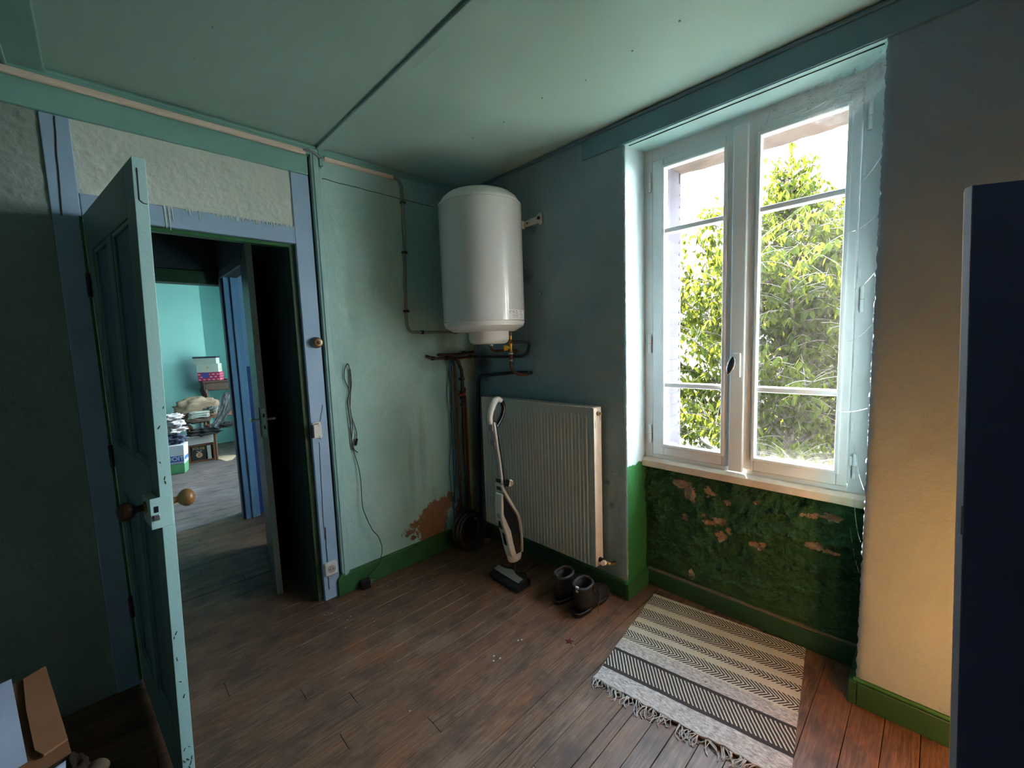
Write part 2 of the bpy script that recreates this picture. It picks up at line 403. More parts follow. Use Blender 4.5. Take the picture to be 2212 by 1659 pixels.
def leaf_mat(name, c, tcol, tr=.45):
    m, t, b = base(name); out = t.nodes['Material Output']
    oi = t.nodes.new('ShaderNodeObjectInfo'); f = ramp(t, noise_(t, pos(t), 3.0, 3), .3, .7)
    col = mixc(t, f, c, tuple(x * .7 for x in c))
    t.links.new(col, b.inputs['Base Color']); b.inputs['Roughness'].default_value = .8; b.inputs['Specular IOR Level'].default_value = .03
    tl = t.nodes.new('ShaderNodeBsdfTranslucent'); t.links.new(mixc(t, f, tcol, tuple(x * .75 for x in tcol)), tl.inputs[0])
    mx = t.nodes.new('ShaderNodeMixShader'); mx.inputs[0].default_value = tr
    t.links.new(b.outputs[0], mx.inputs[1]); t.links.new(tl.outputs[0], mx.inputs[2]); t.links.new(mx.outputs[0], out.inputs[0]); return m
M['leaf'] = leaf_mat('cherry_leaf', (.034, .046, .009), (.094, .100, .008), .55)
M['leafdark'] = leaf_mat('dark_needle_foliage', (.012, .017, .020), (.008, .012, .010), .25)
M['bark'] = pm('bark', (.10, .075, .06), (.06, .045, .035), 20, .9, .4, 60)
M['grass'] = pm('garden_grass', (.04, .055, .02), (.06, .05, .025), 1.5, .9)

def cloth(name, c, c2=None): return pm(name, c, c2 or tuple(x * .8 for x in c), 16, .85, .25, 60)
def box_bevel(name, dims, mat, parent, b=.002, **k):
    return MB().box(*dims).build(name, mat, parent, bevel=b, **k)

def blobs(x, z, lst):
    """sum of soft blobs (x, z, rx, rz, weight)"""
    v = 0.0
    for bx, bz, rx, rz, w in lst:
        d = ((x-bx)/rx)**2 + ((z-bz)/rz)**2
        if d < 4: v = max(v, w * max(0.0, 1.0 - d * .5) if d > 0 else w)
    return v
def setattr_f(o, nm, vals):
    a = o.data.attributes.new(nm, 'FLOAT', 'POINT'); a.data.foreach_set('value', vals)
# make the window wall paint read soot stains
def add_dirt(m):
    t = m.node_tree; b = t.nodes['Principled BSDF']; src = b.inputs['Base Color'].links[0].from_socket
    n = t.nodes.new('ShaderNodeAttribute'); n.attribute_name = 'dirt'
    f = ramp(t, math_(t, 'ADD', n.outputs['Fac'], math_(t, 'MULTIPLY', math_(t, 'SUBTRACT', noise_(t, pos(t), 30, 5, .65), .5), .7)), .15, 1.0)
    t.links.new(mixc(t, math_(t, 'MULTIPLY', f, .9), src, (.025, .025, .025)), b.inputs['Base Color'])
add_dirt(M['winwall'])

# ================================================================== ROOM SHELL
H = 2.454
# ---- floor: boards run along x
fl = thing('floor', (0, 0, 0), 'worn brown wooden floorboards running towards the window wall', kind='structure')
MB().box(-3.4, .6, -3.5, 6.2, -.12, -.022).build('subfloor', M['underfloor'], fl)
y = 1.81; ymin = -3.42; prng = random.Random(3)
fixed = [-1.598, -1.67, -1.741, -1.823]
while y > ymin:
    w = prng.uniform(.072, .098); y1 = y - w
    for k in fixed:
        if y > k + .01 and y1 < k + .03: y1 = k; break
    for k in (0.0, -1.222, -2.172):
        if y > k + 1e-6 and y1 < k + .02: y1 = k
    x0 = -3.4; xend = .24 if (y <= -1.22 and y1 >= -2.18) else 0.0
    if y > .001: xend = -1.0
    xs = [x0]
    while xs[-1] < xend - .001:
        nx = xs[-1] + prng.uniform(1.0, 2.4); xs.append(xend if nx > xend - .35 else nx)
    for a, b in zip(xs[:-1], xs[1:]):
        g = .0010; dz = prng.uniform(-.0012, .0004)
        MB().box(a + g, b - g, y1 + g, y - g, -.022, dz).build('plank', M['plank'], fl, bevel=.0008, seg=1)
    y = y1
# far room boards
y = 5.98
while y > 1.82:
    w = prng.uniform(.09, .12); y1 = max(y - w, 1.811)
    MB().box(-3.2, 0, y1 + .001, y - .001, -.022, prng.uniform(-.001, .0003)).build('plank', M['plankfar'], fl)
    y = y1
MB().box(-1.0, 0, .1, 1.81, -.022, 0).build('closet_floor', pm('grey_lino', (.42, .38, .42), (.36, .33, .36), 20, .7), fl)

# ---- ceiling: sheets with cover battens
ce = thing('ceiling', (0, 0, H), 'green painted board ceiling with cover strips and nail marks', kind='structure')
for a, b in ((-3.4, -2.03), (-2.01, -1.024), (-1.012, .5)):
    def cfn(u, v, a=a, b=b):
        x = a + (b-a)*u; yy = -3.5 + 3.6*v
        return Vector((x, yy, H + .004*vn((x*1.2, yy*1.2, 3.1), 1, 3) + (.003*sin(pi*u))))
    mb = MB().grid(cfn, 18, 40); mb.box(a, b, -3.5, .1, H + .012, H + .05)
    mb.build('ceiling_sheet', M['ceil'], ce, smooth=True)
MB().box(-3.4, .5, -3.5, 6.2, H + .06, H + .14).build('attic_slab', M['dark'], ce)
MB().box(-1.012, -.965, -3.5, 0, H - .010, H + .003).build('batten', M['ceil'], ce, bevel=.003)
MB().box(-1.030, -1.012, -3.5, 0, H + .004, H + .03).build('batten_gap', M['ceil_trim'], ce)
MB().box(-2.075, -1.965, -3.5, 0, H - .018, H + .003).build('batten', M['ceil_trim'], ce, bevel=.004)
MB().box(-2.068, -2.055, -3.5, 0, H - .030, H - .018).build('batten_bead', M['ceil_trim'], ce, bevel=.003)
nm = MB()
for x in (-1.55, -.42):
    for k in range(8):
        yy = -.22 - k*.21 + rnd.uniform(-.03, .03); xx = x + rnd.uniform(-.03, .03)
        nm.lathe([(.0035, H - .0025), (.002, H + .004)], 6, Matrix.Translation((xx, yy, 0)))
tag(nm.build('nail_heads', M['ceil_trim'], ce), kind='stuff')
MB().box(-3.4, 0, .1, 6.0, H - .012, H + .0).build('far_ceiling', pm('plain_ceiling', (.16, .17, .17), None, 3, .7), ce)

# ---- back wall with the doorway (y = 0 plane)
wb = thing('wall_back', (0, 0, 0), 'half-timbered green and blue partition wall with an open doorway', kind='structure')
PE = [(-.43,.215,.115,.11,1.0),(-.40,.30,.085,.06,1.0),(-.33,.30,.06,.07,1.0),(-.275,.34,.035,.05,.95),(-.60,.21,.055,.03,.72),(-.55,.245,.05,.03,.75),(-.47,.13,.05,.07,1.0),(-.58,.16,.03,.02,.65),(-.35,.20,.045,.10,.9),(-.20,.2,.04,.12,.85)]
DI = [(-.36,1.30,.10,.07,.42),(-.2,1.33,.16,.05,.55),(-.03,1.25,.06,.25,.6),(-.05,.6,.07,.6,.55),(-.08,.15,.14,.25,.7),(-.19,.75,.045,.65,.42),(-.47,.75,.03,.30,.30),(-.56,.62,.025,.30,.26),(-.40,.35,.02,.22,.22),(-.13,2.3,.18,.3,.4),(-.28,1.45,.05,.2,.25)]
PA = [(-.72,1.45,.18,.42,.8),(-.85,1.75,.10,.4,.6),(-.62,1.25,.14,.22,.75),(-.5,.95,.10,.25,.5),(-.8,.35,.1,.2,.4)]
nu, nv = 100, 200
def wfn(u, v):
    x = -1.0 + u*1.0; z = v*H
    return Vector((x, -.0022*vn((x*5, z*5, 1), 1, 4) - .001, z))
mb = MB().grid(wfn, nu, nv); o = mb.build('plaster_face', M['wall_plaster'], wb, smooth='all', recalc=False)
for nme, lst in (('peel', PE), ('dirt', DI), ('pale', PA)):
    setattr_f(o, nme, [blobs(p.x, p.z, lst) for p in mb.v])
for p in o.data.polygons: pass
o.data.flip_normals()
MB().box(-1.0, .0, .004, .10, 0, H).build('wall_core', M['hallwall'], wb)
# crack between two plaster coats
MB().tube([Vector((-.99 + .70*k/30, -.002, 2.303 - .012*k/30 + .004*vn((k*.4, 0, 0)))) for k in range(31)], .0018, 4).build('plaster_crack', M['dark'], wb)
# roughcast infill panels
def rough(name, x0, x1, z0, z1, mat, seed=0, y0=.006):
    def f(u, v):
        x = x0 + (x1-x0)*u; z = z0 + (z1-z0)*v
        return Vector((x, y0 - .006*abs(vn((x*9+seed, z*9, seed), 1, 5)) - .003*max(0, vn((x*40, z*40, seed), 1, 2)), z))
    mb = MB().grid(f, int((x1-x0)*160)+2, int((z1-z0)*160)+2); o = mb.build(name, mat, wb, smooth='all', recalc=False); o.data.flip_normals()
    MB().box(x0, x1, .012, .10, z0, z1).build('infill_core', M['hallwall'], wb); return o
rough('roughcast_infill', -1.920, -1.146, 2.028, 2.302, M['roughcast'], 3)
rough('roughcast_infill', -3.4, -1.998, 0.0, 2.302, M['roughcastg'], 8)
# timbers
def timber(name, x0, x1, z0, z1, mat, y0=-.004, y1=.10, b=.003, parent=None):
    return MB().box(x0, x1, y0, y1, z0, z1).build(name, mat, parent or wb, bevel=b)
timber('post', -1.147, -1.061, 0, 2.300, M['post'])
timber('post', -1.997, -1.918, 0, 2.300, M['post'])
timber('lintel', -1.917, -1.148, 1.944, 2.030, M['post'], -.005)
timber('beam', -3.4, -1.061, 2.302, 2.405, M['teal'], -.010)
timber('wall_plate', -3.4, -1.045, 2.405, H, M['teal'], -.018)
MB().tube([(-3.4, -.018, H - .012), (-1.02, -.018, H - .012)], .008, 8).build('ceiling_bead', M['teal'], wb)
MB().box(-1.0, -.0, -.010, .0, 2.418, H).build('ceiling_strip', M['teal'], wb, bevel=.003)
MB().box(-1.06, -1.047, .012, .1, 0, 2.40).build('shadow_gap', M['dark'], wb)
timber('cover_strip', -1.046, -1.004, .10, 2.44, M['paleteal'], -.014, .02, .004)
MB().box(-1.036, -1.016, -.020, -.013, .10, 2.42).build('cover_bead', M['paleteal'], wb, bevel=.003)
# cracks in the timbers
def crack(pts, r=.0014): MB().tube([Vector((x + .004*vn((x*30, z*9, 2)), -.0055, z)) for x, z in pts], r, 4).build('timber_crack', M['dark'], wb)
crack([(-1.958 - .012*k/20, 2.295 - .36*k/20) for k in range(21)], .0022)
crack([(-1.115 - .012*k/24, .90 - .55*k/24) for k in range(25)])
crack([(-1.118 - .006*k/16, .42 - .36*k/16) for k in range(17)], .0022)
crack([(-1.08 - .02*k/12, 1.10 - .09*k/12) for k in range(13)])
crack([(-2.2 + .6*k/30, 2.372 + .01*sin(k*.5)) for k in range(31)], .0022)
# rebate painted green (door stop) + jambs
MB().box(-1.917, -1.170, .018, .060, 1.926, 1.9435).build('door_stop', M['green'], wb, bevel=.003)
MB().box(-1.175, -1.147, .018, .10, 0, 1.943).build('door_jamb', M['hallgreen'], wb)
MB().box(-1.926, -1.917, -.012, .0, .02, 1.94).build('hinge_stile', M['green'], wb)
MB().box(-1.918, -1.895, .035, .10, 0, 1.943).build('door_jamb', M['hallgreen'], wb)
# drips of pale wall paint over the lintel
for k in range(46):
    x = -1.66 + .50*k/45 + rnd.uniform(-.008, .008); l = rnd.choice([.006, .010, .014, .02]) if k > 14 else rnd.choice([0, .0, .01])
    if l: MB().tube([(x, -.0055, 2.032), (x + .001, -.0065, 2.032 - l)], [.0035, .0022], 5).build('paint_drip', M['roughcast'], wb)
for x, l in ((-1.665, .095), (-1.652, .10), (-1.640, .06), (-1.58, .03), (-1.545, .04)):
    MB().tube([(x, -.0055, 2.032), (x + .002, -.006, 2.032 - l)], [.003, .0018], 5).build('paint_drip', M['roughcast'], wb)

# ---- window wall (x = 0 plane)
wr = thing('wall_right', (0, 0, 0), 'blue plaster window wall with a deep window recess', kind='structure')
def edgewall(name, path, z1, mat, ns, nz, jit, dirt=None, flip=False):
    """plaster skin that follows a 2-D path; corners get a ragged edge"""
    seg = [Vector(p) for p in path]; L = [0]
    for a, b in zip(seg[:-1], seg[1:]): L.append(L[-1] + (b-a).length)
    us = []
    for i in range(len(seg)-1):
        n = max(2, int((L[i+1]-L[i]) * ns)); us += [(i, k/n) for k in range(n)]
    us.append((len(seg)-2, 1.0))
    def f(u, v):
        i, k = us[min(int(round(u*(len(us)-1))), len(us)-1)]; p = seg[i].lerp(seg[i+1], k); z = v*z1
        corner = (k == 0 and i > 0)
        dn = .0022*vn((p.x*6, p.y*6, z*6), 1, 4)
        if corner:
            j = jit*(vn((z*38, i, 1), 1, 4) + .35); return Vector((p.x + abs(j)*.9, p.y + (j if not flip else -j), z))
        d = (seg[i+1]-seg[i]).normalized(); nn = Vector((-d.y, d.x))
        return Vector((p.x + nn.x*dn, p.y + nn.y*dn, z))
    mb = MB().grid(f, len(us)-1, nz); o = mb.build(name, mat, wr, smooth='all', recalc=False)
    if dirt: setattr_f(o, 'dirt', [blobs(p.y, p.z, dirt) if p.x < .01 else 0 for p in mb.v])
    return o
WD = [(-.09,1.27,.09,.09,1.0),(-.11,1.20,.05,.07,.8),(-.30,1.32,.3,.03,.5),(-.05,1.2,.06,.35,.55),(-.6,2.07,.04,.03,.5),(-.55,1.80,.045,.05,.6),(-.52,1.83,.06,.012,.6),(-.655,1.685,.012,.012,.6),(-.05,.5,.08,.7,.6),(-.1,2.35,.3,.16,.35),(-.5,1.4,.2,.1,.18),(-1.16,.4,.05,.3,.3),(-1.10,.62,.012,.012,.9),(-1.13,.50,.02,.02,.7)]
edgewall('plaster_left', [(0, 0), (0, -1.22), (.23, -1.214)], H, M['winwall'], 70, 180, .0045, WD)
edgewall('plaster_right', [(.23, -2.165), (0, -2.18), (0, -3.45)], 2.346, M['rightwall'], 50, 360, .0065)
MB().box(.012, .50, -1.205, 0, 0, H).build('masonry', M['stone'], wr)
MB().box(.012, .50, -3.5, -2.19, 0, H).build('masonry', M['stone'], wr)
MB().box(.01, .50, -2.19, -1.205, 2.375, H).build('masonry', M['stone'], wr)
MB().box(.24, .50, -2.19, -1.205, -.1, .715).build('masonry', M['stone'], wr)
MB().box(.28, .52, -1.255, -1.204, .70, 2.38).build('stone_jamb', M['stone'], wr, bevel=.01)
MB().box(.28, .52, -2.19, -2.135, .70, 2.38).build('stone_jamb', M['stone'], wr, bevel=.01)
def stfn(u, v):
    yy = -2.2 + 1.0*u; x = .275 + .245*v; return Vector((x, yy, 2.305 + .012*vn((yy*5, x*6, 3), 1, 4)))
mb = MB().grid(stfn, 50, 14); mb.box(.275, .52, -2.2, -1.2, 2.33, 2.45); mb.build('stone_lintel', M['stone'], wr, smooth=True)
MB().box(.26, .60, -2.19, -1.2, .66, .715).build('stone_sill', M['stone'], wr, bevel=.01)
# head of the recess
def hd(u, v):
    x = -.004 + .22*u; yy = -2.18 + .965*v; return Vector((x, yy, 2.340 + .022*u + .001*vn((x*7, yy*7, 1), 1, 3)))
mb = MB().grid(hd, 8, 40); mb.build('recess_head', M['paleteal'], wr, smooth='all')
MB().box(.026, .029, -2.17, -1.23, 2.3395, 2.3425).build('recess_head_joint', M['dark'], wr)
# timber lintel fascia under the ceiling
MB().box(-.010, .03, -3.4, -.972, 2.343, 2.437).build('fascia_beam', pm('blue_fascia_paint', (.15, .29, .36), (.12, .24, .31), 4, .45, .12, 70), wr, bevel=.003)
MB().box(-.016, .02, -3.4, -.0, 2.437, H).build('fascia_moulding', pm('blue_moulding_paint', (.14, .25, .31), None, 4, .45), wr, bevel=.004)
# green breast panel under the window, heavy peeling
FLK = [(-1.422,.626,.05,.022,1),(-1.464,.593,.032,.035,1),(-1.475,.565,.018,.03,.9),(-1.545,.612,.02,.028,.8),(-1.575,.60,.018,.018,.75),(-1.641,.573,.02,.018,.8),(-1.435,.444,.018,.022,.85),(-1.61,.476,.03,.022,.95),(-1.565,.455,.035,.018,.85),(-1.654,.434,.018,.018,.85),(-1.618,.394,.028,.026,.95),(-1.773,.614,.014,.012,.85),(-1.985,.606,.035,.014,.85),(-2.065,.622,.035,.020,.95),(-2.01,.618,.02,.01,.75),(-1.768,.407,.022,.018,.9),(-1.807,.413,.014,.016,.85),(-1.79,.392,.02,.01,.8),(-2.0,.474,.035,.018,.95),(-2.05,.466,.04,.010,.8),(-1.474,.143,.016,.04,.75),(-1.535,.487,.014,.012,.75)]
def pf(u, v):
    yy = -1.21 - .965*u; z = v*.722
    b = .012*vn((yy*7, z*9, 4.2), 1, 5) + .012*max(0, vn((yy*20, z*26, 1.2), 1, 5)) + .006*abs(vn((yy*45, z*50, 6), 1, 3))
    b *= (.45 + .9*min(1, max(0, (z-.08)*3)))
    e = blobs(yy, z, FLK)
    return Vector((.221 - b*1.35 + (.004 if e > .5 else 0), yy, z))
mb = MB().grid(pf, 220, 165); o = mb.build('breast_panel', M['wall_panel'], wr, smooth='all', recalc=False)
setattr_f(o, 'peel', [blobs(p.y, p.z, FLK) for p in mb.v])
setattr_f(o, 'dirt', [blobs(p.y, p.z, [(-2.15,.2,.08,.4,.3),(-1.7,.02,.6,.05,.3)]) for p in mb.v])
setattr_f(o, 'pale', [0.0 for p in mb.v])
# ragged strip of bare plaster below the sill
mb = MB(); ring0 = []
pts = [(-1.47 - .62*k/40, .703 - .010*abs(sin(pi*k/40)) - .012*abs(vn((k*.3, 1, 1))), ) for k in range(41)]
for k in range(40):
    a = pts[k]; b = pts[k+1]
    mb.add([(.2185, a[0], .716), (.2185, b[0], .716), (.2185, b[0], b[1]), (.2185, a[0], a[1]), (.224, a[0], .716), (.224, b[0], .716), (.224, b[0], b[1]), (.224, a[0], a[1])],
           [(0,1,2,3),(7,6,5,4),(0,4,5,1),(2,6,7,3)])
mb.build('bare_plaster_strip', pm('bare_plaster', (.24, .25, .21), (.16, .2, .16), 20, .8), wr)

# ---- walls that close the house
wx = thing('wall_left', (-3.4, 0, 0), 'green painted side wall beyond the left of the view', kind='structure')
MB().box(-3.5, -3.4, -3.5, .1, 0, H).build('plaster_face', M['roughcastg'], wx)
wf = thing('wall_front', (0, -3.45, 0), 'green painted wall behind the viewer', kind='structure')
MB().box(-3.5, .5, -3.55, -3.45, 0, H).build('plaster_face', pm('front_wall_paint', (.34, .40, .36), None, 4, .6), wf)

# ---- baseboards
bbk = thing('baseboard_back', (-.6, 0, 0), 'green painted baseboard below the pale green wall', kind='structure')
MB().prism([(-1.075, 0), (-1.075, .095), (-1.06, .113), (0, .113), (0, 0)], -.020, .0, lambda a, b, d: Vector((a, d, b))).build('board', M['green'], bbk, bevel=.003)
MB().box(-1.06, 0, -.014, 0, .113, .121).build('top_bead', M['green'], bbk, bevel=.002)
bbr = thing('baseboard_right', (0, -1, 0), 'green painted baseboard around the window recess', kind='structure')
dg = pm('dark_green_gloss', (.022, .085, .045), (.016, .065, .036), 9, .4, .15, 60)
for nme, d in (('board', (-.018, 0, -1.2135, 0, 0, .088)), ('board', (-.018, .0, -3.4, -2.1825, 0, .092))):
    MB().box(*d).build(nme, dg, bbr, bevel=.004)
MB().box(-.018, .22, -1.236, -1.2145, 0, .088).build('board', M['green'], bbr, bevel=.003)
MB().box(.200, .225, -2.17, -1.23, 0, .088).build('board', dg, bbr, bevel=.004)
MB().box(-.018, .22, -2.1815, -2.158, 0, .092).build('board', dg, bbr, bevel=.003)
MB().box(.203, .222, -2.17, -1.23, .088, .100).build('top_bead', pm('worn_bead', (.09, .13, .09), (.14, .12, .09), 30, .6), bbr, bevel=.003)
MB().box(-.012, 0, -1.222, 0, .088, .098).build('top_bead', M['green'], bbr, bevel=.003)
MB().box(-.012, 0, -3.4, -2.17, .092, .104).build('top_bead', M['green'], bbr, bevel=.003)

# ---- hall beyond the doorway
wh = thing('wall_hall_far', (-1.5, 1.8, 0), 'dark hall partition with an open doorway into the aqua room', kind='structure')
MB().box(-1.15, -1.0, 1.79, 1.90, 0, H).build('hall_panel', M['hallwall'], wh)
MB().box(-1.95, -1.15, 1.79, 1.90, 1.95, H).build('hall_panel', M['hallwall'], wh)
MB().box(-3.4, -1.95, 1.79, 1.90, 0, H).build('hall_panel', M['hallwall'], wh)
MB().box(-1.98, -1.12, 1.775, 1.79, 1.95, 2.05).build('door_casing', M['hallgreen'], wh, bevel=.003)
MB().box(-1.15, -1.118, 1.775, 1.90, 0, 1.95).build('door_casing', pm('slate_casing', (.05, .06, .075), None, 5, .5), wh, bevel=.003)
MB().box(-1.152, -1.13, 1.77, 1.776, 1.00, 1.09).build('strike_plate', M['conduit'], wh)
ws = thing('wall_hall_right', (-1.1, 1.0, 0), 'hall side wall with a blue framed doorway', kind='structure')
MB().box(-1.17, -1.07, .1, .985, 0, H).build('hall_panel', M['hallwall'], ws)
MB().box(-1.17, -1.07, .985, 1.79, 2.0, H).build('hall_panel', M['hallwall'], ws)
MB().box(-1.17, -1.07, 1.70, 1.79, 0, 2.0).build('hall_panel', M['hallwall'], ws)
bj = pm('blue_jamb_paint', (.17, .28, .50), (.14, .24, .44), 5, .45)
MB().box(-1.182, -1.165, 1.69, 1.75, 0, 2.04).build('door_casing', pm('slate_blue_casing', (.055, .075, .115), None, 5, .5), ws, bevel=.004)
MB().box(-1.182, -1.165, .985, 1.75, 1.99, 2.05).build('door_casing', pm('slate_casing_head', (.06, .075, .10), None, 5, .5), ws, bevel=.004)
MB().box(-1.165, -1.06, 1.675, 1.70, 0, 2.0).build('door_jamb', bj, ws, bevel=.003)
MB().box(-1.12, -1.10, 1.662, 1.676, 0, 2.0).build('door_jamb_bead', bj, ws, bevel=.003)
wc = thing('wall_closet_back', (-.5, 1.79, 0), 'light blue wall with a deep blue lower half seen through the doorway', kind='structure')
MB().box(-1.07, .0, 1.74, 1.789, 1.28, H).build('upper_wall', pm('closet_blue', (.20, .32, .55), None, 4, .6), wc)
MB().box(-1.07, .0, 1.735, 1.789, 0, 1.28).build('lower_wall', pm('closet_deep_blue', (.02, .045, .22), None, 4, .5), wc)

# ---- far room
wo2 = thing('wall_far', (-1.5, 5.5, 0), 'bright aqua wall at the end of the far room', kind='structure')
MB().box(-3.3, -.835, 5.0, 5.6, 0, H).build('chimney_breast', M['aqua'], wo2)
MB().box(-.835, .0, 5.45, 5.6, 0, H).build('alcove_back', pm('aqua_alcove_shade', (.165, .37, .37), (.15, .345, .345), 3, .6), wo2)  # darker copy of the aqua, recess shade put into its colour
MB().box(-3.4, -3.2, .1, 6.0, 0, H).build('side_wall', M['aqua'], wo2)
we = thing('wall_facade', (.25, 3, 0), 'outer wall of the house with unseen slots added to let in skylight', kind='structure')
def facade(openings, y0, y1, z0, z1, mat):
    prev = y0
    for a, b in openings:
        MB().box(0, .5, prev, a, -3, H).build('masonry', mat, we); prev = b
        MB().box(0, .5, a, b, -3, z0).build('masonry', mat, we); MB().box(0, .5, a, b, z1, H).build('masonry', mat, we)
    MB().box(0, .5, prev, y1, -3, H).build('masonry', mat, we)
facade([(.22, .66), (1.95, 2.43), (2.6, 3.08), (3.25, 3.73), (3.9, 4.38)], 0.0, 6.1, .65, 2.35, M['aqua'])  # unseen openings added for skylight, kept narrow to shut out the sun
MB().box(.0, .5, -3.6, 0, -3, -.1).build('masonry', M['stone'], we)

# ================================================================== WINDOW
win = thing('window_1', (.2, -1.7, .71), 'old grey casement window with two three-pane sashes', kind='structure')
def bars(specs, x0, x1):
    mb = MB()
    for y0, y1, z0, z1 in specs: mb.box(x0, x1, y0, y1, z0, z1)
    return mb
bars([(-1.262, -1.214, .742, 2.372), (-2.172, -2.104, .742, 2.372), (-2.104, -1.262, 2.300, 2.372), (-2.104, -1.262, .742, .768)], .205, .275).build('frame', M['winpaint'], win, bevel=.003)
MB().prism([(.165, .700), (.165, .735), (.185, .748), (.29, .748), (.29, .700)], -2.175, -1.216, lambda a, b, d: Vector((a, d, b))).build('sill_board', M['sillpaint'], win, bevel=.003)
def sash(yl, yr, wl, wr_, dustside):
    """yl > yr; wl / wr_ stile widths"""
    zb, zt = .770, 2.298; gb, gt = .828, 2.254
    o = bars([(yl - wl, yl, zb, zt), (yr, yr + wr_, zb, zt), (yr + wr_, yl - wl, gt, zt), (yr + wr_, yl - wl, zb, gb)], .195, .245).build('sash', M['winpaint'], win, bevel=.004)
    a, b = yl - wl, yr + wr_
    # raised inner bead round the glass
    bars([(a - .006, a + .010, gb - .010, gt + .010), (b - .010, b + .006, gb - .010, gt + .010), (b, a, gt - .006, gt + .010), (b, a, gb - .010, gb + .006)], .186, .21).build('sash_bead', M['winpaint'], o, bevel=.004)
    zs = [gb, 1.150, 1.941, gt]
    for z in zs[1:3]:
        MB().prism([(.198, z - .010), (.205, z - .013), (.232, z - .013), (.240, z - .008), (.240, z + .008), (.232, z + .013), (.205, z + .013), (.198, z + .010)], b, a, lambda p, q, d: Vector((p, d, q))).build('glazing_bar', M['winpaint'], o, bevel=.002)
    for k in range(3):
        z0 = zs[k] + (.012 if k else 0); z1 = zs[k+1] - (.012 if k < 2 else 0)
        mb = MB().grid(lambda u, v: Vector((.226, a + (b-a)*u, z0 + (z1-z0)*v)), 10, 14)
        g = mb.build('pane', M['glass'], o, recalc=False)
        vals = []
        for p in mb.v:
            u = (p.y - a)/(b - a); v = (p.z - z0)/(z1 - z0)
            d = .0004
            if dustside and k < 2:
                d += .003 + .006*max(0, u - .3) + (.05*max(0, 1 - v*4.5)*(.4 + .6*u) if k == 0 else .0)
            vals.append(d)
        setattr_f(g, 'dust', vals)
    return o
sL = sash(-1.266, -1.659, .060, .037, False)
sR = sash(-1.716, -2.102, .044, .036, True)
MB().box(.178, .197, -1.7195, -1.6575, .756, 2.318).build('astragal', M['winpaint'], win, bevel=.006, seg=3)
# espagnolette handle
h = MB().box(.168, .179, -1.706, -1.672, 1.205, 1.318).build('handle_plate', M['steel'] if False else M['winpaint'], win, bevel=.004)
hm = Matrix.Translation((.140, -1.676, 1.262)) @ Euler((R(14), 0, 0)).to_matrix().to_4x4()
hb = MB(); rings = []
for k in range(13):
    t = k/12; z = -.040 + .080*t; w = .017*sqrt(max(0.02, 1 - (2*t-1)**2*.85))
    rings.append([hm @ Vector((.010*cos(q), w*sin(q), z)) for q in [2*pi*j/14 for j in range(14)]])
hb.loft(rings).build('handle_knob', pm('chrome_dark', (.10, .11, .13), None, 10, .15, 0, 60, .5, .85), h, smooth=True)
MB().tube([(.17, -1.688, 1.265), (.14, -1.680, 1.262)], .007, 10).build('handle_spindle', M['steel'], h, smooth=True)
for yy, zz in ((-1.250, 2.20), (-1.250, 1.37), (-1.250, .88), (-2.125, 2.19), (-2.125, 1.52), (-2.125, .86)):
    o = MB().tube([(.196, yy, zz - .05), (.196, yy, zz + .05)], .0075, 10).build('hinge', M['winpaint'], win, smooth=True)
    MB().tube([(.196, yy, zz - .0015), (.196, yy, zz + .0015)], .0085, 10).build('hinge_ring', M['sillpaint'], o)
for zz in (2.0, 1.62, 1.28, 1.02, .88): MB().box(.192, .197, -2.118, -2.108, zz - .018, zz + .018).build('frame_clip', M['winpaint'], win, bevel=.001)

# cobwebs
cw = thing('cobweb', (.05, -2.16, 2.3), 'dusty cobweb hanging from the upper right corner of the window recess', 'cobweb')
A, B_, C_ = Vector((.03, -2.172, 2.325)), Vector((-.004, -2.27, 2.285)), Vector((.185, -1.80, 2.335))
D_ = Vector((.19, -2.03, 2.21))
def web(u, v):
    top = A.lerp(C_, u) if True else A; bot = B_.lerp(D_, min(1, u*1.6)).lerp(C_, max(0, (u-.55)/.45))
    p = top.lerp(bot, v); p.z -= .035*sin(pi*u)*v; p.x -= .015*sin(pi*v)*sin(pi*u); return p
tag(MB().grid(web, 26, 14).build('veil', M['veil'], cw, smooth='all'), kind='stuff')
sk = MB()
for a, b, sag in ((C_, (.19, -1.72, 2.12), .01), ((.19, -1.70, 2.11), (.188, -1.66, 2.06), .004), (C_, (.188, -1.70, 2.05), .02), ((.185, -2.10, 1.95), (.02, -2.18, 1.99), .01), ((.19, -2.07, 1.78), (.03, -2.176, 1.80), .015), ((.19, -2.10, 1.56), (.05, -2.17, 1.60), .01), ((.19, -2.09, 1.36), (.10, -2.165, 1.42), .012), ((.2, -2.05, 1.08), (.04, -2.17, 1.12), .01), ((.19, -2.12, .95), (.03, -2.172, .82), .02), ((.17, -2.13, .74), (.03, -2.17, .62), .03), ((.2, -2.12, .60), (.03, -2.17, .50), .02)):
    a = Vector(a); b = Vector(b)
    sk.tube([a.lerp(b, k/8) - Vector((0, 0, sag*sin(pi*k/8))) for k in range(9)], .0006, 4)
for k in range(14):
    a = A.lerp(B_, rnd.random()); b = C_.lerp(D_, rnd.random()); sk.tube([a.lerp(b, j/6) - Vector((0, 0, .02*sin(pi*j/6))) for j in range(7)], .0004, 4)
tag(sk.build('silk', M['silk'], cw), kind='stuff')

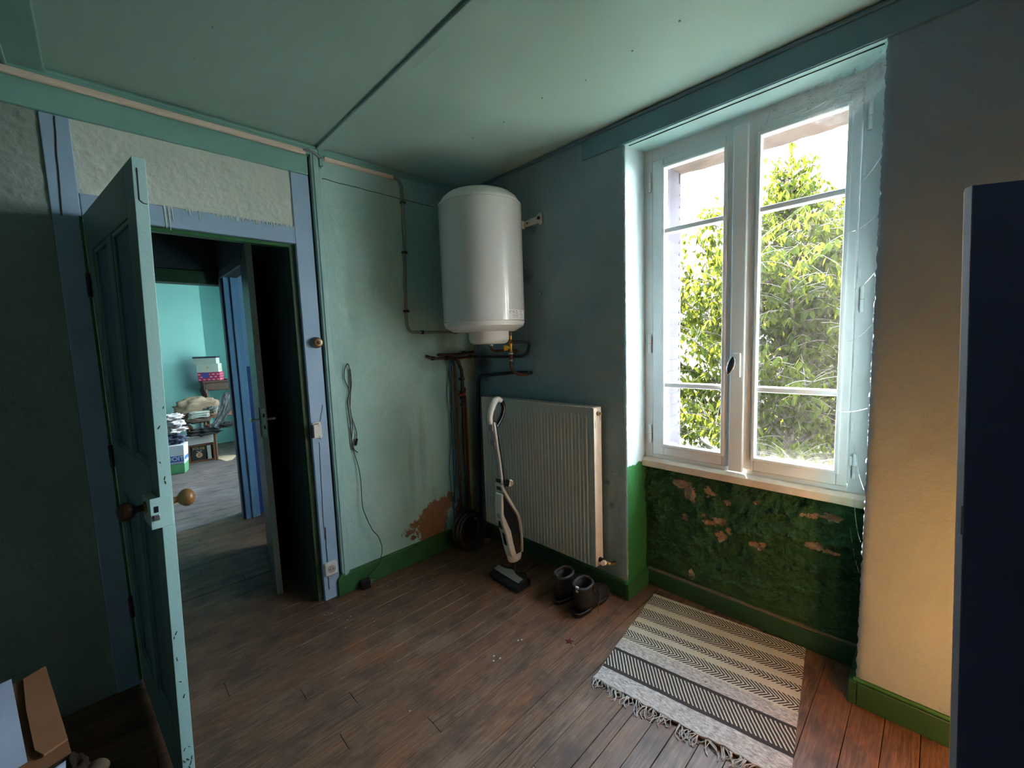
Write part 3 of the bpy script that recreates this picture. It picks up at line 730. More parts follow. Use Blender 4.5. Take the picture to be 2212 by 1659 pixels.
# folded louvred shutter against the outer left reveal
sh = thing('window_shutter', (.4, -1.28, .72), 'folded pale louvred shutter against the outer left side of the window', 'shutter')
MB().box(.282, .300, -1.292, -1.262, .72, 2.30).build('stile', M['shutter'], sh, bevel=.002)
MB().box(.462, .480, -1.292, -1.262, .72, 2.30).build('stile', M['shutter'], sh, bevel=.002)
MB().box(.300, .462, -1.288, -1.280, .72, 2.30).build('backing', M['shutter'], sh)
for k in range(23):
    z = .80 + k*.064
    Mx = Matrix.Translation((.381, -1.289, z)) @ Euler((R(14), 0, 0)).to_matrix().to_4x4()
    MB().box(-.080, .080, -.006, .006, -.029, .029, Mx).build('slat', M['shutter'], sh)

# ================================================================== GARDEN
gr = MB().box(-8, 30, -25, 25, -3.2, -3.0).build('garden_ground', M['grass']); tag(gr, 'grassy garden ground below the window', kind='structure')
LEAFV = [(0, 0, 0), (.020, .030, .004), (.023, .060, .003), (0, .115, -.004), (-.023, .060, .003), (-.020, .030, .004), (0, .045, -.004)]
LEAFF = [(0, 1, 6), (1, 2, 6), (2, 3, 6), (3, 4, 6), (4, 5, 6), (5, 0, 6)]
leafmesh = bpy.data.meshes.new('leaf'); leafmesh.from_pydata(LEAFV, [], LEAFF); leafmesh.materials.append(M['leaf'])
leafmesh.polygons.foreach_set('use_smooth', [True]*6)
def tree(name, loc, label, top, spread, nb, seed, mat, dense, parts, twig=(.25, .5), lsc=1.0, group=None, zlow=-1.3, taper=.87):
    g = random.Random(seed); t = thing(name, loc, label, 'tree', group)
    base_ = Vector(loc)
    trunk = [base_ + Vector((.05*sin(k*.7), .06*sin(k*.5 + 1), (top - base_.z)*k/14)) for k in range(15)]
    MB().tube(trunk, [.09*(1 - k/15.5) + .004 for k in range(15)], 8).build('trunk', M['bark'], t, smooth=True)
    br = MB(); leaves = []
    for i in range(nb):
        f = (i + g.random())/nb; z = zlow + (top - .15 - zlow)*f
        k = (z - base_.z)/(top - base_.z)*14; k0 = int(k); p0 = trunk[min(k0, 13)].lerp(trunk[min(k0+1, 14)], k - k0)
        az = i*2.399 + g.uniform(-.4, .4); hh = top - z; L = (.10 + .30*hh if hh < .65 else min(spread, .35 + 1.45*(hh - .65)))*g.uniform(.55, 1.05)
        el = R(g.uniform(18, 50)) if f < .8 else R(g.uniform(35, 65))
        d = Vector((cos(az)*cos(el), sin(az)*cos(el), sin(el)))
        pts = [p0 + d*L*s/5 + Vector((0, 0, -.14*L*(s/5)**2)) + Vector((g.uniform(-.03, .03),)*3) for s in range(6)]
        br.tube(pts, [.016*(1-s/6)+.003 for s in range(6)], 5)
        nt_ = max(2, int(L*dense))
        for q in range(nt_):
            s = g.uniform(.15, 1)*5; s0 = min(int(s), 4); b0 = pts[s0].lerp(pts[s0+1], s - s0)
            td = (d*.5 + Vector((g.uniform(-1, 1), g.uniform(-1, 1), g.uniform(-.2, .9)))).normalized(); tl = g.uniform(*twig)
            tp = [b0 + td*tl*w/3 + Vector((0, 0, -.10*tl*(w/3)**2*3)) for w in range(4)]
            br.tube(tp, [.005, .004, .003, .002], 4)
            for w in range(int(tl*26)):
                ww = g.uniform(.1, 1)*3; w0 = min(int(ww), 2); lp = tp[w0].lerp(tp[w0+1], ww - w0)
                droop = g.uniform(-1.45, -.6); a2 = g.uniform(0, 2*pi)
                leaves.append((lp, Euler((droop, g.uniform(-.5, .5), a2)), g.uniform(.75, 1.2)*lsc))
    # leader shoot at the very top
    for w in range(14):
        lp = trunk[-1] - Vector((0, 0, .03*w)); leaves.append((lp, Euler((g.uniform(-1.2, -.6), 0, g.uniform(0, 6.28))), .7*lsc))
    tag(br.build('branches', M['bark'], t), kind='stuff')
    leaves.sort(key=lambda e: (e[0] - CAMLOC).length + (0 if (-1.7 < e[0].y < .6 and e[0].z > 0) else 50))
    for lp, e, s in leaves[:parts]:
        o = bpy.data.objects.new('leaf', leafmesh); link(o, t); o.location = lp - base_; o.rotation_euler = e; o.scale = (s, s, s)
    mb = MB(); vs = []; fs = []
    for lp, e, s in leaves[parts:]:
        mt = e.to_matrix(); b = len(vs)
        vs += [lp + mt @ (Vector(v)*s) for v in LEAFV]; fs += [[i + b for i in f] for f in LEAFF]
    mb.v = vs; mb.f = fs
    o = mb.build('foliage', mat, t, recalc=False, smooth='all'); tag(o, kind='stuff')
    return t
tree('cherry_tree', (4.0, -1.05, -3.0), 'sunlit yellow-green leafy tree right outside the window', 3.42, 2.6, 150, 11, M['leaf'], 27, 300, lsc=.76)
tree('conifer_tree', (8.2, -.9, -3.0), 'dark bluish tree standing behind the sunlit leafy tree', 3.6, 2.1, 90, 5, M['leafdark'], 8, 0, (.3, .6), 1.3)
tree('garden_tree', (7.4, 4.2, -3.0), 'rounded green tree low behind the left sash panes', 2.6, 2.0, 70, 9, M['leaf'], 8, 0, (.3, .6), 1.2)

# ================================================================== DOORS
# door_1: panelled leaf, hinged on the left post, standing open into the room
d1 = thing('door_1', (-1.915, -.012, .02), 'open panelled teal door with a rim lock and wooden knobs', kind='structure')
HX, HY = -1.915, -.014
def leafP(u, w, z):
    """u along the leaf, w towards the dark left face, with the slight warp of the old leaf"""
    t = min(1, max(0, z/1.945)); a = .0733 + .0683*t
    dx = sin(a); dy = -cos(a); return Vector((HX + u*dx + w*dy*1.0, HY + u*dy - w*dx, z))
def leafbox(mb, u0, u1, w0, w1, z0, z1):
    n = max(1, int((z1-z0)/.15)); rings = []
    for k in range(n+1):
        z = z0 + (z1-z0)*k/n; rings.append([leafP(u0, w0, z), leafP(u1, w0, z), leafP(u1, w1, z), leafP(u0, w1, z)])
    return mb.loft(rings)
TH = .030; LW = .765
def lp(name, u0, u1, w0, w1, z0, z1, mat, b=.003, parent=d1): return leafbox(MB(), u0, u1, w0, w1, z0, z1).build(name, mat, parent, bevel=b)
lp('hinge_rail', 0, .10, -TH, 0, .02, 1.945, M['doorface'])
lp('lock_stile', .665, LW - .004, -TH, 0, .02, 1.945, M['doorface'])
lp('edge_face', LW - .004, LW, -TH, 0, .02, 1.945, M['paleteal'], .001)
lp('rail', .10, .665, -TH, 0, 1.80, 1.945, M['doorface'])
lp('rail', .10, .665, -TH, 0, .88, 1.06, M['doorface'])
lp('rail', .10, .665, -TH, 0, .02, .20, M['doorface'])
lp('muntin', .345, .42, -TH, 0, .20, .88, M['doorface'])
lp('muntin', .345, .42, -TH, 0, 1.06, 1.80, M['doorface'])
for a, b in ((.10, .345), (.42, .665)):
    for z0, z1 in ((.20, .88), (1.06, 1.80)):
        o = lp('panel', a, b, -TH + .010, -.012, z0, z1, M['doorpanel'], .001)
        for q in ((a, a + .014, z0, z1), (b - .014, b, z0, z1), (a, b, z1 - .014, z1), (a, b, z0, z0 + .014)):
            lp('panel_mould', q[0], q[1], -.014, -.004, q[2], q[3], M['doorface'], .003, o)
lk = lp('rim_lock', LW - .10, LW + .003, -.0, .024, .905, .985, M['paleteal'], .003)
lp('lock_lip', LW - .001, LW + .004, -TH + .004, .024, .90, .99, M['paleteal'], .001)
lp('latch_bolt', LW + .002, LW + .010, .004, .018, .925, .942, M['steel'], .002, lk)
lp('lock_slot', LW + .0025, LW + .0048, .006, .016, .948, .966, M['black'], .0, lk)
for w, sgn, mt, nme in ((-TH, -1, M['woodknob'], 'door_knob'), (.024, 1, M['darkknob'], 'door_knob')):
    c = leafP(LW - .055, w, .955); n = (leafP(LW - .055, w + sgn*.1, .955) - c).normalized()
    Mx = Matrix.Translation(c) @ n.to_track_quat('Z', 'Y').to_matrix().to_4x4()
    k = MB().lathe([(.012, 0), (.010, .012), (.009, .020), (.018, .026), (.026, .036), (.028, .046), (.024, .056), (.012, .063), (.002, .064)], 20, Mx).build(nme, mt, d1, smooth=True)
    MB().lathe([(.018, -.001), (.018, .004), (.012, .006)], 16, Mx).build('knob_rose', M['brass'], k)
for z in (.35, 1.0, 1.68):
    MB().tube([leafP(-.004, .006, z - .045), leafP(-.004, .006, z + .045)], .008, 8).build('hinge', M['darkpipe'], d1, smooth=True)
# letter-like bracket line at the head of the edge
MB().tube([leafP(LW + .0006, -.010, 1.915), leafP(LW + .0006, -.010, 1.83), leafP(LW + .0006, -.018, 1.822), leafP(LW + .0006, -.026, 1.822)], .0012, 4).build('edge_groove', M['dark'], d1)
wear = MB()
for k in range(22):
    z = rnd.choice([rnd.uniform(1.0, 1.25), rnd.uniform(.35, .6), rnd.uniform(.06, .2)]); w = rnd.uniform(-TH + .004, -.004)
    wear.tube([leafP(LW + .0003, w, z), leafP(LW + .0003, w + rnd.uniform(-.006, .006), z + rnd.uniform(.004, .014))], .0011, 4)
wear.build('chipped_paint', M['dark'], d1)

# door_2: hall door leaf, edge towards the viewer
d2 = thing('door_2', (-1.187, .98, .01), 'hall door standing open with its narrow green edge towards the doorway', kind='structure')
va = Vector((-1.187, .985)); vb = Vector((-1.322, .244)); dd = (vb - va).normalized(); nn = Vector((-dd.y, dd.x)); LL = (vb - va).length
def l2(u, w, z): q = va + dd*u + nn*w; return Vector((q.x, q.y, z))
def l2box(name, u0, u1, w0, w1, z0, z1, mat, b=.002, parent=d2):
    return MB().loft([[l2(u0, w0, z), l2(u1, w0, z), l2(u1, w1, z), l2(u0, w1, z)] for z in (z0, z1)]).build(name, mat, parent, bevel=b)
sgn = 1 if l2(0, .1, 0).x > l2(0, 0, 0).x else -1
l2box('leaf_board', 0, LL - .003, 0, sgn*.030, .012, 1.985, pm('slate_door_paint', (.075, .085, .090), None, 4, .4))
l2box('edge_face', LL - .003, LL, 0, sgn*.030, .012, 1.985, pm('green_grey_edge', (.17, .24, .22), (.19, .20, .16), 10, .55))
l2box('lock_plate', LL, LL + .002, sgn*.006, sgn*.024, .93, 1.09, M['teal'])
l2box('latch_slot', LL + .0015, LL + .003, sgn*.010, sgn*.020, 1.04, 1.06, M['black'], 0)
l2box('latch_slot', LL + .0015, LL + .003, sgn*.011, sgn*.019, .975, .995, M['black'], 0)
for w, s2 in ((0, -sgn), (sgn*.030, sgn)):
    pts = [l2(LL - .06, w, 1.02), l2(LL - .06, w + s2*.040, 1.02), l2(LL - .085, w + s2*.045, 1.02), l2(LL - .15, w + s2*.045, 1.02)]
    hnd = MB().tube(pts, .008, 8).build('lever_handle', M['steel'], d2, smooth=True)
    l2box('handle_plate', LL - .08, LL - .04, w, w + s2*.004, .93, 1.09, M['darkpipe'], .001, hnd)

# ================================================================== WATER HEATER
HXY = (-.282, -.453)
wh_ = thing('water_heater', (HXY[0], HXY[1], 1.395), 'white cylindrical water heater hung high in the corner beside the window', 'water heater')
Mh = Matrix.Translation((HXY[0], HXY[1], 0))
MB().lathe([(.234, 1.522), (.240, 1.526), (.240, 2.172), (.236, 2.176)], 64, Mh).build('tank', M['white'], wh_, smooth=True)
MB().lathe([(.237, 2.172), (.238, 2.183), (.226, 2.196), (.214, 2.216), (.190, 2.236), (.14, 2.250), (.06, 2.256), (.004, 2.257)], 64, Mh).build('top_cap', M['whiteplastic'], wh_, smooth=True, angle=60)
bc = MB().lathe([(.236, 1.524), (.234, 1.512), (.230, 1.506), (.231, 1.500), (.218, 1.492), (.180, 1.470), (.05, 1.468), (.004, 1.468)], 64, Mh).build('bottom_cap', M['whiteplastic'], wh_, smooth=True)
Mc = Matrix.Translation((HXY[0] + .012, HXY[1] - .022, 0))
MB().lathe([(.116, 1.472), (.118, 1.462), (.118, 1.425), (.110, 1.408), (.092, 1.397), (.004, 1.396)], 40, Mc).build('terminal_cover', M['whiteplastic'], wh_, smooth=True)
# wall bracket arm and fixing plates
def brk(y0, y1, zc):
    mb = MB().prism([(y0, zc - .018), (y0, zc + .018), (y0 - .10, zc + .026), (y0 - .118, zc + .040), (y0 - .138, zc + .042), (y0 - .140, zc - .022), (y0 - .128, zc - .030), (y0 - .118, zc - .016)], -.016, -.004, lambda a, b, d: Vector((d, a, b)))
    o = mb.build('wall_bracket', M['whiteplastic'], wh_, bevel=.002)
    MB().tube([(-.022, y0 - .122, zc + .012), (-.002, y0 - .122, zc + .012)], .010, 10).build('bolt', M['darkpipe'], o, smooth=True)
    MB().tube([(-.020, y0 - .03, zc + .002), (-.010, y0 - .03, zc + .002)], .005, 8).build('bracket_hole', M['black'], o)
brk(-.545, -.69, 2.108)
MB().box(-.05, -.004, -.545, -.38, 2.085, 2.13).build('bracket_plate', M['whiteplastic'], wh_, bevel=.003)
MB().box(-.05, -.004, -.50, -.40, 1.56, 1.62).build('bracket_plate', M['whiteplastic'], wh_, bevel=.003)
# rating label wrapped on the tank
def cyl(a, z, r=.2412): return Vector((HXY[0] + r*cos(R(a)), HXY[1] + r*sin(R(a)), z))
lab = MB().grid(lambda u, v: cyl(-97 + 36*u, 1.530 + .052*v), 16, 2).build('rating_label', pm('label_paper', (.80, .80, .80), None, 4, .4), wh_, smooth='all')
ink = pm('label_ink', (.10, .10, .11), None, 4, .6); ink2 = pm('label_grey_ink', (.38, .38, .40), None, 4, .6)
def inkbar(a0, a1, z0, z1, m): MB().grid(lambda u, v: cyl(a0 + (a1-a0)*u, z0 + (z1-z0)*v, .2416), 4, 1).build('label_print', m, lab, smooth='all')
for a0, a1, z0, z1, m in ((-91,-87,1.572,1.576,ink2),(-91,-89,1.564,1.569,ink2),(-88,-86.5,1.564,1.569,ink),(-84,-81.5,1.570,1.578,ink2),(-84,-80.5,1.562,1.565,ink),(-91,-78,1.556,1.5575,ink2),(-91,-78,1.551,1.5525,ink2),(-91,-79,1.546,1.548,ink2),(-91,-77,1.539,1.541,ink2),(-76,-68,1.573,1.577,ink2),(-76,-66,1.568,1.5695,ink2),(-76,-68,1.562,1.5635,ink2),(-76,-64,1.555,1.558,ink2),(-75,-67,1.550,1.5515,ink2),(-75,-67,1.545,1.5465,ink2),(-74,-66,1.540,1.5415,ink2),(-75,-68,1.536,1.5375,ink2)):
    inkbar(a0, a1, z0, z1, m)
for q in range(10):
    t0 = q/10*1.6*pi + .4; inkbar(-94.2 + 1.6*cos(t0) - .45, -94.2 + 1.6*cos(t0) + .45, 1.569 + .0058*sin(t0) - .001, 1.569 + .0058*sin(t0) + .001, ink)

# safety group and hot outlet below the heater
sg = thing('safety_valve', (-.12, -.525, 1.22), 'brass safety valve with yellow knob hanging under the water heater', 'valve')
VX, VY = -.150, -.532
def vc(z): return Vector((VX, VY, z))
MB().tube([vc(1.500), vc(1.472)], .014, 14).build('blue_ring', M['bluecap'], sg, smooth=True)
MB().tube([vc(1.474), vc(1.443)], .012, 12).build('clear_union', M['greyplastic'], sg, smooth=True)
MB().lathe([(.011, 1.336), (.013, 1.345), (.010, 1.352), (.010, 1.375), (.014, 1.385), (.015, 1.412), (.011, 1.418), (.013, 1.428), (.014, 1.442), (.010, 1.446)], 16, Matrix.Translation((VX, VY, 0))).build('valve_body', M['brass'], sg, smooth=True)
MB().tube([(VX, VY, 1.402), (VX - .006, VY - .028, 1.404)], .007, 10).build('side_port', M['brass'], sg, smooth=True)
kb = Matrix.Translation((VX - .006, VY + .004, 1.372)) @ Vector((-.75, .55, -.05)).to_track_quat('Z', 'Y').to_matrix().to_4x4()
MB().lathe([(.009, 0), (.010, .010), (.017, .012), (.018, .034), (.015, .036), (.002, .036)], 18, kb).build('yellow_knob', M['yellow'], sg, smooth=True)
MB().tube([vc(1.338), vc(1.332)], .015, 12).build('white_ring', M['whiteplastic'], sg, smooth=True)
MB().tube([vc(1.332), vc(1.300)], .013, 12).build('red_union', pm('dark_red_union', (.14, .03, .025), None, 20, .4), sg, smooth=True)
MB().tube([vc(1.300), vc(1.290)], .011, 12).build('union_nut', M['steel'], sg, smooth=True)
MB().tube(smoothpath([vc(1.292), vc(1.255), (VX + .01, VY - .012, 1.225), (VX + .03, VY - .04, 1.208), (VX + .08, VY - .06, 1.208), (-.03, VY - .03, 1.212)]), .009, 10).build('supply_pipe', M['copper'], sg, smooth=True)

def pipe(name, pts, r, mat, label, cat='pipe', k=5, **kw):
    o = MB().tube(smoothpath(pts, k) if k > 1 else pts, r, 10).build(name, mat, None, smooth=True, origin=pts[-1], **kw); tag(o, label, cat); return o
ho = thing('hot_outlet', (-.2, -.41, 1.34), 'small copper elbow bent to the right under the heater cover', 'pipe')
MB().tube(smoothpath([(-.215, -.43, 1.396), (-.215, -.43, 1.372), (-.208, -.438, 1.358), (-.190, -.455, 1.354), (-.15, -.49, 1.357), (-.05, -.49, 1.350), (-.022, -.40, 1.345)]), .008, 10).build('elbow_tube', M['copper'], ho, smooth=True)
MB().tube([(-.215, -.43, 1.398), (-.215, -.43, 1.386)], .012, 10).build('elbow_nut', M['steel'], ho, smooth=True)
pipe('drain_pipe', [(-.156, -.560, 1.404), (-.10, -.585, 1.404), (-.04, -.575, 1.395), (-.026, -.560, 1.36), (-.026, -.535, 1.325), (-.026, -.48, 1.312), (-.026, -.30, 1.312), (-.026, -.10, 1.313), (-.026, -.03, 1.314)], .0095, M['pipe_paint'], 'dark pipe looping round the valve and along the window wall')
pipe('cold_feed_pipe', [(-.026, -.585, 1.212), (-.026, -.44, 1.209), (-.026, -.20, 1.186), (-.026, -.10, 1.176), (-.026, -.066, 1.150), (-.026, -.055, 1.08), (-.026, -.045, .9), (-.026, -.035, .5), (-.026, -.030, .12)], .0105, M['pipe_paint'], 'dark bent pipe dropping behind the left end of the radiator')
# manifold on the back wall
ma = thing('copper_manifold', (-.2, -.03, 1.28), 'old copper pipe manifold on the green wall near the corner', 'pipe')
MB().tube(smoothpath([(-.410, -.006, 1.333), (-.392, -.022, 1.326), (-.369, -.028, 1.317), (-.281, -.030, 1.312), (-.185, -.030, 1.309), (-.064, -.030, 1.314), (-.030, -.030, 1.314)]), .009, 10).build('lower_tube', M['copper'], ma, smooth=True)
MB().tube(smoothpath([(-.318, -.010, 1.338), (-.305, -.034, 1.336), (-.191, -.042, 1.334), (-.083, -.042, 1.341), (-.040, -.042, 1.345)]), .008, 10).build('upper_tube', M['copper'], ma, smooth=True)
for x, z in ((-.372, 1.317), (-.262, 1.312), (-.115, 1.340), (-.06, 1.314)):
    MB().tube([(x - .010, -.031, z), (x + .010, -.031, z)], .0125, 10).build('collar', M['darkpipe'], ma, smooth=True)
pipe('copper_riser', [(-.213, -.030, 1.306), (-.206, -.030, 1.268), (-.201, -.030, 1.22), (-.200, -.030, 1.067), (-.203, -.030, .809), (-.202, -.030, .546), (-.202, -.030, .10)], .0075, M['copper'], 'thin bare copper riser descending along the green wall')
tr = thing('drain_riser', (-.155, -.05, .1), 'thick dark riser pipe with joint collars in the corner', 'pipe')
MB().tube(smoothpath([(-.205, -.046, 1.310), (-.189, -.050, 1.296), (-.168, -.050, 1.25), (-.156, -.050, 1.205), (-.158, -.050, 1.064)]), .012, 12).build('upper_tube', M['darkpipe'], tr, smooth=True)
MB().tube([(-.158, -.050, 1.08), (-.157, -.050, .967), (-.160, -.050, .706), (-.156, -.050, .405), (-.153, -.050, .10)], .015, 12).build('lower_tube', M['darkpipe'], tr, smooth=True)
for z in (1.165, 1.075, 1.035, .99, .45):
    MB().tube([(-.158, -.050, z - .008), (-.158, -.050, z + .008)], .0205, 12).build('collar', M['darkpipe'], tr, smooth=True)
MB().tube([(-.213, -.075, 1.063), (-.148, -.075, 1.060)], .0075, 8).build('tap_lever', M['red'], tr, smooth=True)
MB().tube([(-.158, -.066, 1.061), (-.150, -.082, 1.061)], .012, 10).build('tap_spindle', M['steel'], tr, smooth=True)
for z, xx in ((1.08, -.200), (.46, -.202)):
    o = MB().tube([(xx - .018, -.031, z), (xx + .018, -.031, z)], .0045, 6).build('pipe_clip', M['brass'], None, smooth=True, origin=(xx, -.031, z)); MB().tube([(xx, 0, z), (xx, -.03, z)], .004, 6).build('screw', M['steel'], o, smooth=True)
    tag(o, 'small brass pipe clip high on the thin copper riser' if z > 1 else 'small brass pipe clip low on the thin copper riser', 'clip')
# thin wires beside the risers
def wire(name, pts, r, m, label, cat='wire', k=5):
    o = MB().tube(smoothpath(pts, k), r, 6).build(name, m, None, smooth=True, origin=pts[-1]); return tag(o, label, cat)
wire('blue_wire', [(-.223, -.034, 1.318), (-.222, -.024, 1.26), (-.224, -.018, 1.196), (-.229, -.018, 1.07), (-.225, -.018, .844), (-.219, -.018, .614), (-.238, -.02, .45), (-.256, -.016, .293), (-.25, -.018, .14)], .004, M['bluewire'], 'blue wire hanging closest to the copper riser')
wire('blue_wire', [(-.236, -.034, 1.318), (-.240, -.020, 1.25), (-.238, -.016, 1.19), (-.226, -.014, 1.12), (-.231, -.014, 1.03), (-.236, -.014, .9), (-.236, -.014, .70), (-.240, -.014, .5), (-.244, -.014, .30)], .0042, M['bluewire'], 'twisted blue wire beside the copper riser with a bulge at its top')
wire('grey_wire', [(-.244, -.034, 1.312), (-.243, -.012, 1.198), (-.262, -.012, 1.073), (-.252, -.012, .913), (-.256, -.012, .72), (-.268, -.012, .591), (-.27, -.012, .42), (-.262, -.012, .263)], .0028, M['greywire'], 'thin grey wire hanging furthest left of the risers')
o = MB().tube([(-.268, -.018, .715), (-.245, -.030, .712), (-.215, -.040, .705), (-.195, -.04, .70)], .004, 6).build('cable_tie', M['greywire'], None, smooth=True, origin=(-.23, -.03, .71)); tag(o, 'grey cable tie holding wires to the copper riser', 'cable tie')
o = MB().box(-.13, -.105, -.022, -.004, .12, 1.10).build('timber_batten', pm('dark_brown_batten', (.07, .05, .045), None, 10, .7), None, origin=(-.12, -.012, .12), bevel=.002); tag(o, 'dark brown batten standing in the corner behind the riser pipes', 'batten')
# coil and dish on the floor
co = thing('hose_coil', (-.22, -.10, 0), 'coil of dark hose leaning in the corner below the pipes', 'hose')
for k, (r, dy) in enumerate(((.128, 0), (.116, -.018), (.124, -.034), (.108, -.048))):
    pts = [Vector((-.225 + r*cos(a)*.95, -.105 + dy - (.02 - .02*sin(a)), .130 + r*sin(a))) for a in [2*pi*j/30 for j in range(30)]]
    MB().tube(pts, .011, 8, closed=True).build('loop', M['hose'], co, smooth=True)
MB().lathe([(.07, 0), (.10, .012), (.10, .014), (.06, .006)], 24, Matrix.Translation((-.225, -.088, .13)) @ Euler((R(80), 0, 0)).to_matrix().to_4x4()).build('core_plate', M['hose'], co, smooth=True)
o = MB().lathe([(.020, 0), (.026, .003), (.030, .016), (.028, .016), (.024, .005), (.004, .004)], 20, Matrix.Translation((-.085, -.150, 0))).build('dish', M['grey_dish'], None, smooth=True, origin=(-.085, -.150, 0)); tag(o, 'small pale round dish on the dark floor in the corner', 'dish')

# ================================================================== CONDUIT, RACEWAY, SOCKETS ON THE BACK WALL
cdn = thing('wall_conduit', (-.53, -.015, 1.487), 'grey wall conduit dropping to a bend towards the water heater', 'conduit')
MB().tube(smoothpath([(-.572, -.012, 2.402), (-.548, -.013, 2.400), (-.530, -.013, 2.388), (-.521, -.013, 2.360)]), .0075, 10).build('bare_cable', M['greyplastic'], cdn, smooth=True)
MB().tube(smoothpath([(-.521, -.013, 2.372), (-.520, -.013, 2.345), (-.519, -.013, 2.272), (-.526, -.013, 1.975), (-.537, -.013, 1.618), (-.536, -.013, 1.545), (-.530, -.013, 1.512), (-.510, -.013, 1.492), (-.473, -.013, 1.487), (-.30, -.013, 1.486), (-.06, -.013, 1.486)]), .0085, 10).build('tube', M['conduit'], cdn, smooth=True)
for x, z, v in ((-.519, 2.272, 1), (-.526, 1.975, 1), (-.537, 1.618, 1), (-.430, 1.487, 0), (-.165, 1.486, 0)):
    (MB().box(x - .013, x + .016, -.024, 0, z - .007, z + .007) if v else MB().box(x - .007, x + .007, -.024, 0, z - .012, z + .012)).build('clip', M['black'], cdn, bevel=.002)
ra = thing('cable_raceway', (-1.5, -.02, 2.40), 'long cream cable raceway running along the top of the door wall', 'raceway')
def race(x0, x1, z0a, z1a, yb):
    MB().prism([(z0a, 0), (z0a, -.010), (z0a + .004, -.015), (z1a - .004, -.015), (z1a, -.010), (z1a, 0)], x0, x1, lambda a, b, d: Vector((d, yb + b, a))).build('trunking', M['cream'], ra, bevel=.001)
race(-3.3, -1.074, 2.394, 2.420, -.018); race(-.973, -.570, 2.394, 2.417, -.001)
MB().tube(smoothpath([(-1.085, -.030, 2.412), (-1.06, -.034, 2.416), (-1.03, -.034, 2.411), (-1.0, -.022, 2.400), (-.973, -.010, 2.404)]), .006, 8).build('bridge_cable', M['greyplastic'], ra, smooth=True)
cb = thing('corner_block', (-1.0, -.01, 2.36), 'small green wooden block under the ceiling at the cover strip', 'block')
MB().box(-1.003, -.983, -.022, -.001, 2.362, 2.418).build('block_body', M['teal'], cb, bevel=.002)
MB().lathe([(.004, -.006), (.004, .004)], 8, Matrix.Translation((-.994, -.012, 2.358))).build('screw_tip', M['teal'], cb)
# socket
so = thing('wall_socket', (-1.11, -.005, .185), 'white square power socket low on the blue door post', 'socket')
MB().box(-1.146, -1.078, -.034, -.005, .150, .222).build('housing', M['whiteplastic'], so, bevel=.007, seg=3)
Ms = Matrix.Translation((-1.112, -.0345, .186)) @ Euler((R(90), 0, 0)).to_matrix().to_4x4()
MB().lathe([(.024, .0005), (.022, .0006), (.020, -.010), (.004, -.011)], 24, Ms, caps=False).build('well_rim', pm('socket_well', (.50, .50, .47), None, 4, .4), so, smooth=True)
MB().lathe([(.0205, .0002), (.0205, .0010), (.002, .0011)], 24, Ms).build('well_face', pm('socket_face', (.42, .42, .40), None, 4, .4), so)
for dx, dz in ((-.008, .0), (.008, .0)): MB().tube([(-1.112 + dx, -.0362, .186 + dz), (-1.112 + dx, -.0350, .186 + dz)], .003, 8).build('pin_hole', M['black'], so)
MB().tube([(-1.112, -.042, .197), (-1.112, -.034, .197)], .0025, 8).build('earth_pin', M['steel'], so, smooth=True)
# old bell push
be = thing('bell_push', (-1.09, -.005, 1.437), 'round brown bell push on the blue door post', 'button')
Mb = Matrix.Translation((-1.088, -.004, 1.437)) @ Euler((R(90), 0, 0)).to_matrix().to_4x4()
MB().lathe([(.030, 0), (.030, .012), (.026, .018)], 28, Mb).build('backplate', pm('grey_bell_base', (.22, .25, .27), None, 10, .5), be, smooth=True)
MB().lathe([(.026, .012), (.025, .032), (.020, .040), (.012, .042)], 28, Mb).build('cover', M['bakelite'], be, smooth=True)
MB().lathe([(.011, .040), (.009, .046), (.002, .047)], 16, Mb).build('button_tip', M['darkknob'], be, smooth=True)
# strike plate
st = thing('strike_keeper', (-1.115, -.006, .96), 'pale metal lock keeper on the edge of the blue door post', 'lock keeper')
MB().prism([(-1.142, .925), (-1.142, 1.010), (-1.102, 1.012), (-1.098, .995), (-1.096, .93), (-1.104, .915), (-1.110, .925)], -.014, -.004, lambda a, b, d: Vector((a, d, b))).build('plate', M['whiteplastic'], st, bevel=.002)
MB().box(-1.150, -1.138, -.020, -.004, .930, 1.0).build('keeper_box', M['black'], st, bevel=.002)
for z in (.932, .990): MB().tube([(-1.112, -.0155, z), (-1.112, -.013, z)], .004, 8).build('screw', M['steel'], st)
MB().box(-1.136, -1.112, -.016, -.0135, .998, 1.006).build('slot', M['greyplastic'], st)

# hanging charger cable with its adapter on the floor
ch = thing('charger', (-.945, -.04, 0), 'black charger with its cable looped on a nail and its plug on the floor', 'charger')
MB().tube(smoothpath([(-.784+.012-.135, -.012, .80), (-.934, -.010, .845), (-.940, -.012, 1.00), (-.945, -.010, 1.10), (-.930, -.011, 1.16), (-.952, -.010, 1.23), (-.947, -.011, 1.285), (-.935, -.014, 1.309), (-.922, -.014, 1.300), (-.920, -.011, 1.20), (-.928, -.010, 1.10), (-.932, -.011, 1.06), (-.924, -.010, 1.00), (-.906, -.012, .92), (-.908, -.012, .885), (-.918, -.012, .850)]), .0026, 6).build('looped_cable', M['blackcable'], ch, smooth=True)
MB().tube(smoothpath([(-.916, -.012, 1.285), (-.915, -.012, 1.20), (-.933, -.012, 1.09), (-.926, -.012, .98), (-.938, -.011, .86), (-.927, -.011, .80), (-.910, -.016, .711), (-.905, -.020, .627), (-.907, -.022, .516), (-.901, -.028, .444), (-.866, -.040, .331), (-.834, -.048, .277), (-.820, -.055, .198), (-.846, -.058, .120), (-.890, -.055, .088), (-.918, -.052, .065), (-.926, -.050, .045)]), .0024, 6).build('long_cable', M['blackcable'], ch, smooth=True)
